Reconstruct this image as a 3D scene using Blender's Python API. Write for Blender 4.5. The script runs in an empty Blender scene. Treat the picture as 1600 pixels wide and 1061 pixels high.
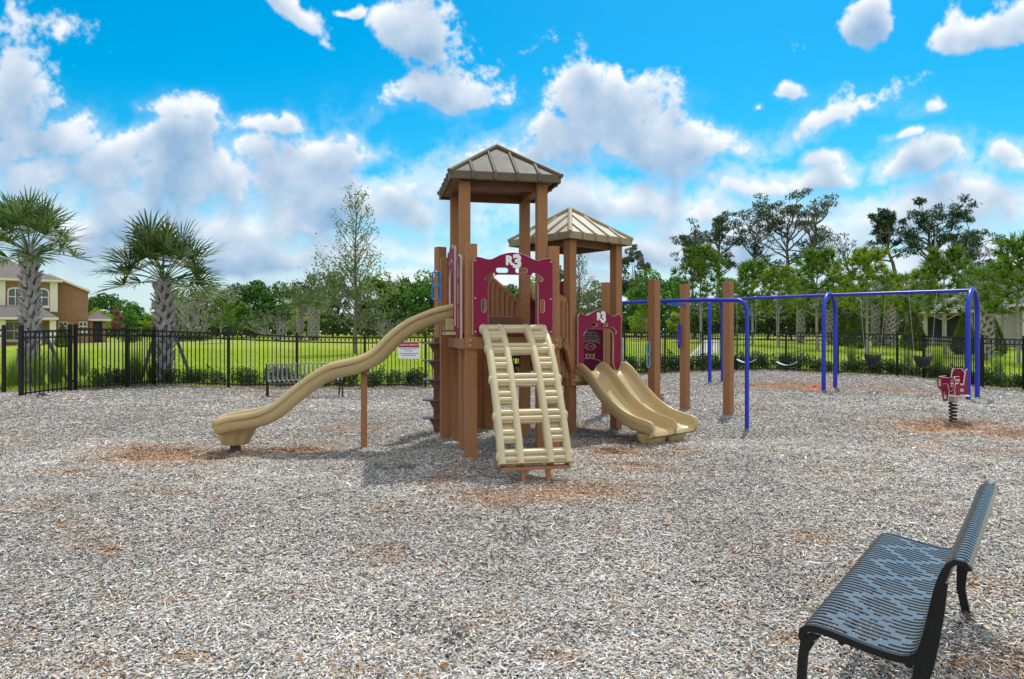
import bpy, math, random
import numpy as np
from mathutils import Vector, Matrix
PI = math.pi
R = math.radians
scene = bpy.context.scene
COL = scene.collection
F = 1067.0; HZ = 519.0; EYE = 1.5
rnd = random.Random(7)
nrg = np.random.default_rng(11)

def V(*a): return Vector(a)
def at(px, py, d): return V((px-800)/F*d, d, EYE-(py-HZ)/F*d)

# ------------------------------------------------------------------ terrain
FENCE = [(-3000,4.7,514,0),(-1000,9.8,514,0),(-420,14.6,514,0),(-160,15.6,514,0),(6,16.0,514,614),(118,16.2,512.4,611),(198,17.4,514,606),(241,18.6,515.5,601.5),
 (357,18.6,520,607),(464,19.6,525,606.3),(570,20.0,527,607),(665,20.2,526,605.5),(760,21.3,523.5,598),(868,22.6,520.5,591),(976,23.7,518.6,586),(1039,24.8,518.4,583),
 (1098,25.8,518.3,580),(1152,26.3,518.3,579),(1228,26.2,518.5,579.5),(1309,25.0,520,584),(1402,24.2,522,588),(1443,24.0,524,590.5),(1535,20.6,528,606),
 (1600,20.0,530,609.5),(1720,18.4,534,0),(2000,16.0,534,0),(3000,8.5,534,0),(5000,4.3,534,0)]
FPX = np.array([f[0] for f in FENCE], float)
FD = np.array([f[1] for f in FENCE], float)
FZ = np.array([EYE-1.5-(f[2]-HZ)/F*f[1] for f in FENCE])      # ground level below a 1.5 m fence
def sstep(a, b, t):
    t = np.clip((t-a)/(b-a), 0, 1); return t*t*(3-2*t)
def gz_np(x, y):
    x = np.asarray(x, float); y = np.asarray(y, float)
    yy = np.maximum(y, .3)
    px = 800+x/yy*F
    df = np.interp(px, FPX, FD); zf = np.interp(px, FPX, FZ)
    q = y/df
    slope = np.interp(px, [-500, 300, 900, 1150, 1600, 2500], [.004, .014, .020, .026, .026, .01])
    dip = -.14*(1-sstep(3.6, 7.5, np.hypot(x, yy)))
    out = np.clip(y-df, 0, 60)*slope*sstep(0, 1, (y-df)/6)
    return zf*sstep(.5, 1., q)*(1-sstep(14, 40, y-df))+out+dip
def gz(x, y): return float(gz_np(x, y))
def G(px, py):
    d = EYE*F/(py-HZ)
    for _ in range(12):
        x = (px-800)/F*d
        d = (EYE-gz(x, d))*F/(py-HZ)
    return V((px-800)/F*d, d, gz((px-800)/F*d, d))
def on(px, d):
    x = (px-800)/F*d
    return V(x, d, gz(x, d))

def hash2(ix, iy, s=0):
    n = (ix*374761393+iy*668265263+s*974634777) & 0xffffffff
    n = ((n ^ (n >> 13))*1274126177) & 0xffffffff
    return ((n ^ (n >> 16)) & 0xffff)/65535.0
def vnoise(x, y, s=0):
    ix = np.floor(x).astype(np.int64); iy = np.floor(y).astype(np.int64)
    fx = x-ix; fy = y-iy; fx = fx*fx*(3-2*fx); fy = fy*fy*(3-2*fy)
    a = hash2(ix, iy, s); b = hash2(ix+1, iy, s); c = hash2(ix, iy+1, s); d = hash2(ix+1, iy+1, s)
    return (a*(1-fx)+b*fx)*(1-fy)+(c*(1-fx)+d*fx)*fy
def fbm(x, y, s=0, o=4):
    t = 0; a = .5; n = 0
    for k in range(o):
        t = t+a*vnoise(x*2**k, y*2**k, s+k); n += a; a *= .5
    return t/n

# ------------------------------------------------------------------ materials
def nt(m):
    m.use_nodes = True
    return m.node_tree.nodes, m.node_tree.links
def rgba(c): return (c[0], c[1], c[2], 1)
def mat(name, col, rough=.6, var=.12, scale=8, bump=0., bscale=60, metal=0., spec=.5, detail=6, col2=None, coat=0.):
    m = bpy.data.materials.new(name); n, l = nt(m); b = n['Principled BSDF']
    b.inputs['Roughness'].default_value = rough; b.inputs['Metallic'].default_value = metal
    b.inputs['Specular IOR Level'].default_value = spec
    b.inputs['Coat Weight'].default_value = coat; b.inputs['Coat Roughness'].default_value = .24
    tc = n.new('ShaderNodeTexCoord'); no = n.new('ShaderNodeTexNoise')
    no.inputs['Scale'].default_value = scale; no.inputs['Detail'].default_value = detail; no.inputs['Roughness'].default_value = .65
    l.new(tc.outputs['Object'], no.inputs['Vector'])
    mx = n.new('ShaderNodeMix'); mx.data_type = 'RGBA'
    c2 = col2 or tuple(min(1, c*(1+var)) for c in col); c1 = col if col2 else tuple(c*(1-var) for c in col)
    mx.inputs[6].default_value = rgba(c1); mx.inputs[7].default_value = rgba(c2)
    rp = n.new('ShaderNodeMapRange'); rp.inputs[1].default_value = .3; rp.inputs[2].default_value = .7
    l.new(no.outputs['Fac'], rp.inputs[0]); l.new(rp.outputs[0], mx.inputs[0]); l.new(mx.outputs[2], b.inputs['Base Color'])
    ra = n.new('ShaderNodeMapRange'); ra.inputs[3].default_value = max(.03, rough-.1); ra.inputs[4].default_value = min(1, rough+.12)
    l.new(no.outputs['Fac'], ra.inputs[0]); l.new(ra.outputs[0], b.inputs['Roughness'])
    if bump:
        n2 = n.new('ShaderNodeTexNoise'); n2.inputs['Scale'].default_value = bscale; n2.inputs['Detail'].default_value = 4
        l.new(tc.outputs['Object'], n2.inputs['Vector'])
        bp = n.new('ShaderNodeBump'); bp.inputs['Strength'].default_value = bump; bp.inputs['Distance'].default_value = .01
        l.new(n2.outputs['Fac'], bp.inputs['Height']); l.new(bp.outputs[0], b.inputs['Normal'])
    return m
def leafmat(name, cols, trans=.35, rough=.6):
    m = bpy.data.materials.new(name); n, l = nt(m); b = n['Principled BSDF']
    ge = n.new('ShaderNodeNewGeometry'); cr = n.new('ShaderNodeValToRGB')
    e = cr.color_ramp.elements
    while len(e) < len(cols): e.new(.5)
    for i, c in enumerate(cols):
        e[i].position = i/(len(cols)-1); e[i].color = rgba([min(1, q*1.4) for q in c])
    l.new(ge.outputs['Random Per Island'], cr.inputs[0])
    oi = n.new('ShaderNodeObjectInfo'); hs = n.new('ShaderNodeHueSaturation')
    mr = n.new('ShaderNodeMapRange'); mr.inputs[3].default_value = .8; mr.inputs[4].default_value = 1.2
    l.new(oi.outputs['Random'], mr.inputs[0]); l.new(mr.outputs[0], hs.inputs['Value'])
    l.new(cr.outputs[0], hs.inputs['Color'])
    b.inputs['Roughness'].default_value = rough; b.inputs['Specular IOR Level'].default_value = .25
    l.new(hs.outputs[0], b.inputs['Base Color'])
    if trans:
        tr = n.new('ShaderNodeBsdfTranslucent'); ms = n.new('ShaderNodeMixShader'); ms.inputs[0].default_value = trans
        l.new(hs.outputs[0], tr.inputs[0]); l.new(b.outputs[0], ms.inputs[1]); l.new(tr.outputs[0], ms.inputs[2])
        l.new(ms.outputs[0], n['Material Output'].inputs[0])
    return m
M = {}
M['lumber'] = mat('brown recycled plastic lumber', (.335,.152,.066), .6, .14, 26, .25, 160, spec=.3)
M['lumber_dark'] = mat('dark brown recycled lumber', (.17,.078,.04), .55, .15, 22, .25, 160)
M['tan'] = mat('tan moulded plastic', (.50,.375,.185), .33, .11, 2.2, .04, 90)
M['cream'] = mat('pale olive moulded plastic', (.55,.455,.27), .36, .10, 3, .04, 90)
M['maroon'] = mat('maroon plastic sheet', (.22,.008,.048), .55, .08, 6, .05, 200, spec=.22)
M['core'] = mat('pale core of plastic sheet', (.62,.47,.37), .5, .08, 9)
M['white'] = mat('white plastic', (.80,.76,.80), .4, .05, 9)
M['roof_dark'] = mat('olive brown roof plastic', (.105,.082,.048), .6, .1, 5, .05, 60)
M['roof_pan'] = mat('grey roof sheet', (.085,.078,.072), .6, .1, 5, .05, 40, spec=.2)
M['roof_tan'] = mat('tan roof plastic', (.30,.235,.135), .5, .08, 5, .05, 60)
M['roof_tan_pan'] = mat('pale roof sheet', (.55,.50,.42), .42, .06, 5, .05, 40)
M['blue'] = mat('royal blue powder coat', (.010,.030,.44), .32, .08, 8, .05, 150)
M['grip'] = mat('mid blue moulded plastic', (.06,.20,.50), .4, .08, 8)
M['teal'] = mat('teal moulded plastic', (.10,.33,.42), .4, .08, 8)
M['black'] = mat('black powder coat', (.006,.006,.0065), .45, .2, 12, .10, 220, spec=.35)
M['benchtop'] = mat('black plastic coated steel', (.060,.058,.056), .38, .15, 9, .05, 180, spec=1.0, coat=1.0)
M['step'] = mat('plum plastic step', (.16,.085,.12), .35, .1, 8)
M['steel'] = mat('galvanised chain', (.45,.46,.46), .4, .1, 30, metal=.7)
M['rubber'] = mat('black rubber', (.014,.014,.016), .5, .2, 20)
M['belt'] = mat('pale blue rubber belt', (.45,.56,.62), .5, .1, 20)
M['orange'] = mat('faded orange cloth', (.55,.13,.05), .8, .15, 12)
M['footing'] = mat('dark steel footing', (.05,.035,.025), .6, .2, 12)
M['stucco'] = mat('terracotta stucco', (.32,.165,.095), .85, .07, 1.5, .2, 14)
M['trim'] = mat('cream painted trim', (.72,.66,.56), .6, .05, 3)
M['stucco_pale'] = mat('pale grey stucco', (.66,.63,.64), .8, .05, 2, .2, 14)
M['stucco_tan'] = mat('tan stucco', (.30,.155,.09), .85, .07, 1.5, .2, 14)
M['shingle'] = mat('brown grey shingles', (.15,.125,.12), .85, .2, 5, .3, 9)
M['shingle_grey'] = mat('slate grey shingles', (.23,.24,.27), .8, .15, 5, .3, 9)
M['glass'] = mat('window glass', (.035,.055,.06), .08, .2, 1, spec=.8)
M['screen'] = mat('dark insect screen', (.03,.035,.035), .6, .2, 2)
M['bark'] = mat('grey brown bark', (.15,.12,.10), .9, .35, 9, .6, 30)
M['barkpale'] = mat('pale lichened bark', (.29,.265,.245), .9, .35, 9, .6, 30)
M['boot'] = mat('weathered palm boots', (.44,.40,.41), .85, .3, 7, .5, 40)
M['boot_core'] = mat('palm fibre', (.15,.13,.115), .95, .3, 14, .6, 40)
M['petiole'] = mat('palm leaf stalk', (.13,.16,.05), .6, .2, 6)
M['brace'] = mat('weathered green timber', (.10,.15,.15), .85, .2, 8, .3, 40)
M['concrete'] = mat('pale concrete', (.50,.47,.43), .9, .07, 1.2, .2, 20)
M['print'] = mat('sign lettering grey', (.16,.19,.24), .6, .05, 9)
M['signred'] = mat('sign red', (.34,.012,.03), .45, .05, 9)
M['rag'] = mat('dark grey tarpaulin', (.035,.04,.05), .6, .25, 9)
M['hatch'] = mat('verdigris green print', (.17,.36,.30), .5, .15, 30)
LF = {}
LF['palm'] = leafmat('palm frond', [(.030,.065,.020),(.065,.11,.032),(.15,.20,.07)], .25, .4)
LF['oak'] = leafmat('oak leaves', [(.022,.070,.012),(.048,.125,.018),(.10,.19,.03)], .30)
LF['green'] = leafmat('broad green leaves', [(.03,.095,.012),(.07,.17,.02),(.13,.25,.035)], .35)
LF['lime'] = leafmat('yellow green leaves', [(.10,.19,.012),(.19,.29,.02),(.28,.36,.04)], .4)
LF['olive'] = leafmat('olive leaves', [(.05,.085,.025),(.10,.15,.045),(.18,.22,.08)], .3)
LF['drab'] = leafmat('dull grey green leaves', [(.035,.045,.025),(.07,.085,.045),(.12,.13,.075)], .2)
LF['silver'] = leafmat('greyish twigs and moss', [(.12,.115,.095),(.20,.20,.15),(.29,.28,.23)], .2)
LF['pine'] = leafmat('young pine needles', [(.025,.075,.008),(.075,.15,.012),(.17,.25,.02)], .35)
LF['pinedark'] = leafmat('dark pine needles', [(.012,.035,.018),(.03,.065,.028),(.06,.10,.045)], .15)
LF['pinelime'] = leafmat('fresh pine needles', [(.06,.12,.010),(.14,.21,.014),(.24,.29,.025)], .4)
LF['red'] = leafmat('reddish brown leaves', [(.13,.05,.035),(.22,.10,.07),(.28,.16,.10)], .3)
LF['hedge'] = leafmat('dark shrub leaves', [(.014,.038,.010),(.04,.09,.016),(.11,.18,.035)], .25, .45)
LF['cypress'] = leafmat('conical evergreen', [(.03,.055,.012),(.07,.11,.02),(.12,.16,.03)], .25)
LF['clump'] = leafmat('ornamental grass', [(.08,.15,.02),(.16,.25,.04),(.26,.33,.08)], .4)
LF['lawn'] = leafmat('lawn blades', [(.16,.25,.018),(.25,.35,.025),(.36,.43,.05)], .4)

# ------------------------------------------------------------------ mesh helper
class MB:
    def __init__(s): s.v = []; s.f = []; s.mi = []; s.sm = []; s.big = []
    def add(s, vs, fs, mi=0, smooth=False):
        o = len(s.v); s.v += [tuple(p) for p in vs]
        for q in fs: s.f.append([i+o for i in q]); s.mi.append(mi); s.sm.append(smooth)
        return s
    def obox(s, c, ax, ay, az, hx, hy, hz, mi=0):
        c = Vector(c); vs = [c+ax*(hx*i)+ay*(hy*j)+az*(hz*k) for i in (-1,1) for j in (-1,1) for k in (-1,1)]
        return s.add(vs, [(0,1,3,2),(4,6,7,5),(0,4,5,1),(2,3,7,6),(0,2,6,4),(1,5,7,3)], mi)
    def box(s, c, sz, mi=0): return s.obox(c, V(1,0,0), V(0,1,0), V(0,0,1), sz[0]/2, sz[1]/2, sz[2]/2, mi)
    def beam(s, p, q, w, h, up=None, mi=0):
        p = Vector(p); q = Vector(q); d = (q-p); L = d.length; d.normalize()
        up = Vector(up) if up else V(0,0,1)
        if abs(d.dot(up)) > .98: up = V(0,1,0)
        sd = d.cross(up).normalized(); u2 = sd.cross(d)
        return s.obox((p+q)/2, d, sd, u2, L/2, w/2, h/2, mi)
    def tube(s, pts, rad, seg=8, mi=0, cap=True, closed=False):
        pts = [Vector(p) for p in pts]; n = len(pts)
        if not hasattr(rad, '__len__'): rad = [rad]*n
        vs = []; prev = None
        for i, p in enumerate(pts):
            if closed: t = pts[(i+1) % n]-pts[i-1]
            else: t = pts[min(i+1, n-1)]-pts[max(i-1, 0)]
            t.normalize()
            if prev is None:
                a = t.cross(V(0,0,1))
                if a.length < .05: a = t.cross(V(0,1,0))
            else: a = prev-t*prev.dot(t)
            a.normalize(); prev = a; b = t.cross(a)
            for k in range(seg):
                th = 2*PI*k/seg; vs.append(p+(a*math.cos(th)+b*math.sin(th))*rad[i])
        fs = []
        for i in range(n if closed else n-1):
            j = (i+1) % n
            for k in range(seg):
                k2 = (k+1) % seg; fs.append((i*seg+k, i*seg+k2, j*seg+k2, j*seg+k))
        if cap and not closed: fs += [tuple(range(seg))[::-1], tuple((n-1)*seg+k for k in range(seg))]
        return s.add(vs, fs, mi, True)
    def lathe(s, c, prof, seg=16, mi=0, sx=1, sy=1, smooth=True):
        c = Vector(c); vs = []; n = len(prof)
        for r_, z in prof:
            for k in range(seg):
                th = 2*PI*k/seg; vs.append(c+V(r_*sx*math.cos(th), r_*sy*math.sin(th), z))
        fs = [(i*seg+k, i*seg+(k+1) % seg, (i+1)*seg+(k+1) % seg, (i+1)*seg+k) for i in range(n-1) for k in range(seg)]
        fs += [tuple(range(seg))[::-1], tuple((n-1)*seg+k for k in range(seg))]
        return s.add(vs, fs, mi, smooth)
    def prism(s, poly, o, ax, ay, az, t, mi=0):
        o = Vector(o); n = len(poly)
        vs = [o+ax*p[0]+ay*p[1]-az*(t/2) for p in poly]+[o+ax*p[0]+ay*p[1]+az*(t/2) for p in poly]
        fs = [tuple(range(n))[::-1], tuple(range(n, 2*n))]+[(i, (i+1) % n, n+(i+1) % n, n+i) for i in range(n)]
        return s.add(vs, fs, mi)
    def rings(s, rings, mi=0, closed=True, cap=True, smooth=True):
        n = len(rings); k = len(rings[0]); vs = [p for r_ in rings for p in r_]; fs = []
        for i in range(n-1):
            for j in range(k if closed else k-1):
                j2 = (j+1) % k; fs.append((i*k+j, i*k+j2, (i+1)*k+j2, (i+1)*k+j))
        if cap: fs += [tuple(range(k))[::-1], tuple((n-1)*k+j for j in range(k))]
        return s.add(vs, fs, mi, smooth)
    def quads(s, arr, mi=0):           # arr (n,4,3): loose quads
        s.big.append((np.asarray(arr, np.float32), mi)); return s
    def build(s, name, mats, parent=None, bevel=0, off=None, loc=None, sharp=40):
        me = bpy.data.meshes.new(name)
        if not isinstance(mats, (list, tuple)): mats = [mats]
        for m in mats: me.materials.append(m)
        v = np.array(s.v, np.float32).reshape(-1, 3)
        off = Vector(off) if off is not None else (base(parent) if parent else V(0,0,0))
        if loc is not None: off = Vector(loc)
        ln = [len(q) for q in s.f]; li = [i for q in s.f for i in q]
        li = np.array(li, np.int32); ln = np.array(ln, np.int32); mi = np.array(s.mi, np.int32); sm = np.array(s.sm, bool)
        for arr, m in s.big:
            o = len(v); k = len(arr)
            v = np.concatenate([v, arr.reshape(-1, 3)]); li = np.concatenate([li, np.arange(o, o+4*k, dtype=np.int32)])
            ln = np.concatenate([ln, np.full(k, 4, np.int32)]); mi = np.concatenate([mi, np.full(k, m, np.int32)]); sm = np.concatenate([sm, np.zeros(k, bool)])
        v = v-np.array(off, np.float32)
        me.vertices.add(len(v)); me.vertices.foreach_set('co', v.ravel())
        me.loops.add(len(li)); me.loops.foreach_set('vertex_index', li)
        me.polygons.add(len(ln)); st = np.zeros(len(ln), np.int32); st[1:] = np.cumsum(ln)[:-1]
        me.polygons.foreach_set('loop_start', st); me.polygons.foreach_set('loop_total', ln)
        me.polygons.foreach_set('material_index', mi); me.polygons.foreach_set('use_smooth', sm)
        me.update(calc_edges=True); me.validate()
        if sm.any() and sharp: me.set_sharp_from_angle(angle=R(sharp))
        return link(name, me, parent, bevel, loc)
def link(name, me, parent=None, bevel=0, loc=None):
    o = bpy.data.objects.new(name, me); COL.objects.link(o)
    if parent: o.parent = parent
    elif loc is not None: o.location = loc
    if bevel:
        b = o.modifiers.new('Bevel', 'BEVEL'); b.width = bevel; b.segments = 2; b.limit_method = 'ANGLE'; b.angle_limit = R(40)
    return o
def base(o):
    p = V(0,0,0)
    while o: p += o.location; o = o.parent
    return p
def tag(o, label=None, cat=None, group=None, kind=None):
    if label: o['label'] = label
    if cat: o['category'] = cat
    if group: o['group'] = group
    if kind: o['kind'] = kind
    return o
def thing(name, label, cat, loc=(0,0,0), group=None, rz=0):
    o = bpy.data.objects.new(name, None); COL.objects.link(o); o.location = loc; o.rotation_euler.z = rz
    o.empty_display_size = .2
    return tag(o, label, cat, group)
def copy_tree(o, parent=None):
    c = o.copy(); COL.objects.link(c)
    if parent: c.parent = parent
    for ch in [x for x in COL.objects if x.parent == o]: copy_tree(ch, c)
    return c
def flat(outline, holes, t, name='sheet', bev=.003):
    cu = bpy.data.curves.new(name, 'CURVE'); cu.dimensions = '2D'; cu.fill_mode = 'BOTH'; cu.extrude = t/2; cu.bevel_depth = bev; cu.bevel_resolution = 0
    cu.offset = -bev
    for lp in [outline]+list(holes):
        sp = cu.splines.new('POLY'); sp.points.add(len(lp)-1); sp.use_cyclic_u = True
        for i, p in enumerate(lp): sp.points[i].co = (p[0], p[1], 0, 1)
    return curve_mesh(cu)
def curve_mesh(cu):
    ob = bpy.data.objects.new('tmp', cu); COL.objects.link(ob)
    dg = bpy.context.evaluated_depsgraph_get(); dg.update()
    me = bpy.data.meshes.new_from_object(ob.evaluated_get(dg)); bpy.data.objects.remove(ob); bpy.data.curves.remove(cu)
    return me
def sheet(name, outline, holes, t, o, ax, ay, mats, parent, bev=.003):
    """flat plastic sheet with holes; material 1 on its cut edges"""
    me = flat(outline, holes, t, name, bev); az = ax.cross(ay)
    me.materials.clear()
    for m in mats: me.materials.append(m)
    for p in me.polygons: p.material_index = 0 if abs(p.normal.z) > .9 else len(mats)-1; p.use_smooth = False
    mx = Matrix((ax, ay, az)).transposed().to_4x4(); mx.translation = Vector(o)-(base(parent) if parent else V(0,0,0))
    me.transform(mx); me.update()
    return link(name, me, parent)
def text(name, body, size, o, ax, ay, m, parent, ext=.004, offset=0., align='CENTER', shear=0., sx=1.):
    cu = bpy.data.curves.new(name, 'FONT'); cu.body = body; cu.size = size; cu.extrude = ext; cu.offset = offset; cu.align_x = align; cu.align_y = 'CENTER'; cu.resolution_u = 4
    me = curve_mesh(cu); az = ax.cross(ay); me.materials.clear(); me.materials.append(m)
    mx = Matrix((ax*sx, ay, az)).transposed().to_4x4(); mx.translation = Vector(o)-(base(parent) if parent else V(0,0,0))
    me.transform(mx); me.update(); return link(name, me, parent)
def arc(cx, cy, r_, a0, a1, n): return [(cx+r_*math.cos(a0+(a1-a0)*i/n), cy+r_*math.sin(a0+(a1-a0)*i/n)) for i in range(n+1)]
def slot(cx, cy, L, w, ang=0):
    h = (L-w)/2; pts = arc(h, 0, w/2, -PI/2, PI/2, 8)+arc(-h, 0, w/2, PI/2, 3*PI/2, 8)
    c, s = math.cos(ang), math.sin(ang)
    return [(cx+x*c-y*s, cy+x*s+y*c) for x, y in pts]
def spline(pts, n):
    """Catmull-Rom through pts (tuples) -> n+1 points"""
    P_ = [Vector(p) for p in pts]; P_ = [P_[0]*2-P_[1]]+P_+[P_[-1]*2-P_[-2]]
    out = []; m = len(P_)-3
    for i in range(n+1):
        t = i/n*m; k = min(int(t), m-1); f = t-k
        a, b, c, d = P_[k:k+4]
        out.append(.5*((2*b)+(c-a)*f+(2*a-5*b+4*c-d)*f*f+(3*b-a-3*c+d)*f**3))
    return out
# ================================================================== PLAY STRUCTURE
U = V(.98,.199,0).normalized(); W = V(-.199,.98,0).normalized(); Z = V(0,0,1)
P0 = V(-.487,8.07,0)
def L1(a, b, z=0): return P0+U*a+W*b+Z*z
U2 = V(.766,.643,0).normalized(); W2 = V(-.643,.766,0).normalized(); N0 = V(.84,9.9,0)
def L2(a, b, z=0): return N0+U2*a+W2*b+Z*z
play = thing('play_structure', 'brown twin-roofed climbing structure with maroon panels, wavy slide, double slide and arched climber', 'playground set', (.2,9.4,0))
PW = .135
def post(c, h, ax, ay, parent=play, m='lumber', w=PW, name='post'):
    b = MB(); b.obox(Vector((c[0], c[1], h/2-.03)), ax, ay, Z, w/2, w/2, h/2+.03)
    return b.build(name, M[m], parent, bevel=.006)
for a, b, h in ((0,0,2.54),(1,0,2.53),(0,.57,3.40),(1,.57,3.40),(0,1.57,3.40),(1,1.57,3.40)):
    post(L1(a, b), h, U, W)
post((-.945,9.66), 2.55, U, W); post((-1.07,10.2), 2.77, U2, W2)
post((-.36,10.46), 2.42, U, W); post((-.51,10.50), 1.5, U, W)
for a, b in ((0,0),(1,0),(0,1),(1,1)): post(L2(a, b), 2.84, U2, W2)
# decks and rim boards
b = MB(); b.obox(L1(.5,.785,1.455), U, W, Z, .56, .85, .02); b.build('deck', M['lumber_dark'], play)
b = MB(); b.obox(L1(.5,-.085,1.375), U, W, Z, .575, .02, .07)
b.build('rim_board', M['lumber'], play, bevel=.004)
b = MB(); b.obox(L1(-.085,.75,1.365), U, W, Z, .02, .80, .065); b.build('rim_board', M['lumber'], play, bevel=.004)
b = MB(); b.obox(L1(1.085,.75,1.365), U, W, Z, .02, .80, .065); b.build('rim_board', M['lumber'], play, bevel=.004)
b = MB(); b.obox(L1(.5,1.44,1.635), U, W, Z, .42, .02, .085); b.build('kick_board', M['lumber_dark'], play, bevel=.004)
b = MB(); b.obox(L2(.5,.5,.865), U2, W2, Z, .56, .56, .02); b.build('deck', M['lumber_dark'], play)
b = MB(); b.obox(L2(.5,-.085,.785), U2, W2, Z, .575, .02, .06); b.build('rim_board', M['lumber'], play, bevel=.004)
b = MB(); b.obox(L2(-.085,.5,.785), U2, W2, Z, .02, .55, .06); b.build('rim_board', M['lumber'], play, bevel=.004)

# ---- wavy-topped arch panels
def panel_outline(w, h, crest=.06, dip=.035):
    pts = [(0,0),(w,0)]
    top = []
    for i in range(41):
        x = i/40
        e = crest*math.exp(-((x-.5)/.20)**2)-dip*math.exp(-((abs(x-.5)-.29)/.09)**2)
        if x < .05 or x > .95:
            q = min(x, 1-x)/.05; e -= .05*(1-math.sqrt(max(0, 1-(1-q)**2)))
        top.append((w*(1-x), h+e))
    return pts+top
def arch_hole(w, h, x0, x1, y0, y1, flare=.055, r_=.14):
    l = []
    l += [(x0-flare, .004), (x1+flare, .004), (x1, y0+.12)]
    l += arc(x1-r_, y1-r_, r_, 0, PI/2, 8)+arc(x0+r_, y1-r_, r_, PI/2, PI, 8)+[(x0, y0+.12)]
    return l
def logo(o, ax, ay, parent, s=1.):
    g = text('letter_logo', 'R', .155*s, o-ax*(.055*s)+ay*(.012*s), ax, ay, M['white'], parent, .004, .009*s, sx=.98)
    text('letter_logo', '3', .225*s, o+ax*(.047*s), ax, ay, M['white'], parent, .006, .013*s, sx=1.02)
def bolts(pts, o, ax, ay, parent):
    az = ax.cross(ay)
    for x, y in pts:
        b = MB(); c = o+ax*x+ay*y; b.tube([c-az*.004, c+az*.014], [.011,.009], 8); b.build('bolt', M['core'], parent)
W1, H1 = .965, .905
o = L1(.005,-.118,1.475)
bolts([(-.52,.03),(-.52,-.03),(.52,.03),(.52,-.03)], L1(.5,-.108,1.375), U, Z, play)
bolts([(-.52,.02),(-.52,-.03),(.52,.02),(.52,-.03)], L2(.5,-.108,.785), U2, Z, play)
holes = [arch_hole(W1, H1, .19*W1, .81*W1, 0, .70)]
holes += [slot(.36*W1,.752,.145,.058,0), slot(.60*W1,.752,.145,.058,0), slot(.205*W1,.675,.15,.058,.52), slot(.80*W1,.675,.15,.058,-.52), slot(.135*W1,.335,.155,.05,PI/2), slot(.865*W1,.335,.155,.05,PI/2)]
pn = sheet('arch_panel', panel_outline(W1, H1), holes, .02, o, U, Z, [M['maroon'], M['core']], play)
logo(o+U*(.50*W1)+Z*.852-W*.016, U, Z, pn, .93)
bolts([(.03,.86),(.935,.86),(.03,.42),(.935,.42),(.03,.03),(.935,.03)], o-W*.011, U, Z, pn)
# left hood panels of the wavy slide
o = L1(-.105,1.50,1.58); ax = -W
sheet('arch_panel', panel_outline(.84, 1.03, .05), [arch_hole(.84, 1.03, .20,.64,0,.76, .03,.16), slot(.30,.86,.12,.045,.3), slot(.54,.86,.12,.045,-.3)], .02, o, ax, Z, [M['maroon'], M['core']], play)
o = L1(-.105,.50,1.42)
sheet('side_panel', panel_outline(.44, 1.0, .03, .02), [slot(.22,.25,.24,.05,PI/2), slot(.22,.55,.24,.05,PI/2), slot(.22,.82,.16,.05,PI/2)], .02, o, ax, Z, [M['maroon'], M['core']], play)
# double slide panel
W3, H3 = .93, .865
o = L2(.035,-.085-.033,.905)
holes = [arch_hole(W3, H3, .13*W3, .82*W3, 0, .64), slot(.36*W3,.705,.13,.05,0), slot(.61*W3,.705,.13,.05,0), slot(.15*W3,.60,.13,.045,.75), slot(.82*W3,.625,.15,.05,-.55)]
pn2 = sheet('arch_panel', panel_outline(W3, H3), holes, .02, o, U2, Z, [M['maroon'], M['core']], play)
logo(o+U2*(.52*W3)+Z*.81-W2*.016, U2, Z, pn2, .95)
# carved back panel seen through the arch
o2 = L2(.925,.98,.885); ax2 = -W2
face = []
bk = sheet('carved_panel', [(0,0),(.80,0),(.80,.80),(0,.80)], [], .02, o2, ax2, Z, [M['maroon'], M['core']], play)
n2 = -U2
def onb(x, y, e=.014): return o2+ax2*x+Z*y+n2*e
b = MB(); rr = random.Random(3)
for i in range(34):
    t = i/33; a = PI*t; cx = .52
    p = (cx-.21*math.cos(a), .46+.17*math.sin(a)**.7)
    b.tube([onb(cx+(p[0]-cx)*.94, .44+(p[1]-.44)*.9), onb(p[0], p[1])], [.006,.003], 5)
for i in range(10):
    x = .35+.34*i/9; hh = .17*math.sqrt(max(0,1-((x-.52)/.20)**2))
    b.tube([onb(x,.45), onb(x+rr.uniform(-.03,.03),.45+hh)], .0045, 4)
for i in range(5):
    y = .47+.03*i; hw = .19*math.sqrt(max(0,1-((y-.45)/.19)**2)); b.tube([onb(.52-hw,y), onb(.52+hw,y+rr.uniform(-.015,.015))], .0045, 4)
b.build('carved_hair', M['hatch'], bk)
b = MB()
el = lambda cx, cy, rx, ry, n=18: [onb(cx+rx*math.cos(2*PI*k/n), cy+ry*math.sin(2*PI*k/n)) for k in range(n)]
b.tube(el(.52,.385,.115,.052), .006, 5, closed=True); b.tube(el(.46,.385,.03,.026), .005, 5, closed=True); b.tube(el(.58,.388,.03,.026), .005, 5, closed=True)
b.tube([onb(.50,.37), onb(.52,.395), onb(.54,.37)], .005, 5)
b.tube([onb(.26+.52*t/10, .15+.05*math.sin(PI*t/10)) for t in range(11)], .006, 5)
b.tube([onb(.31,.44), onb(.4,.465), onb(.52,.475), onb(.64,.465), onb(.73,.44)], .006, 5)
b.build('carved_outline', M['core'], bk)
mk = [(.32,.275),(.36,.268),(.42,.262),(.48,.268),(.52,.275),(.505,.19),(.47,.182),(.42,.215),(.37,.182),(.335,.19)]
sheet('mask_cutout', [(x-.32, y-.18) for x, y in mk], [arc(.06,.052,.026,0,2*PI*.95,10), arc(.14,.052,.026,0,2*PI*.95,10)], .008, o2+ax2*.42+Z*.18+n2*.016, ax2, Z, [M['core'], M['core']], bk, .001)
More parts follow.
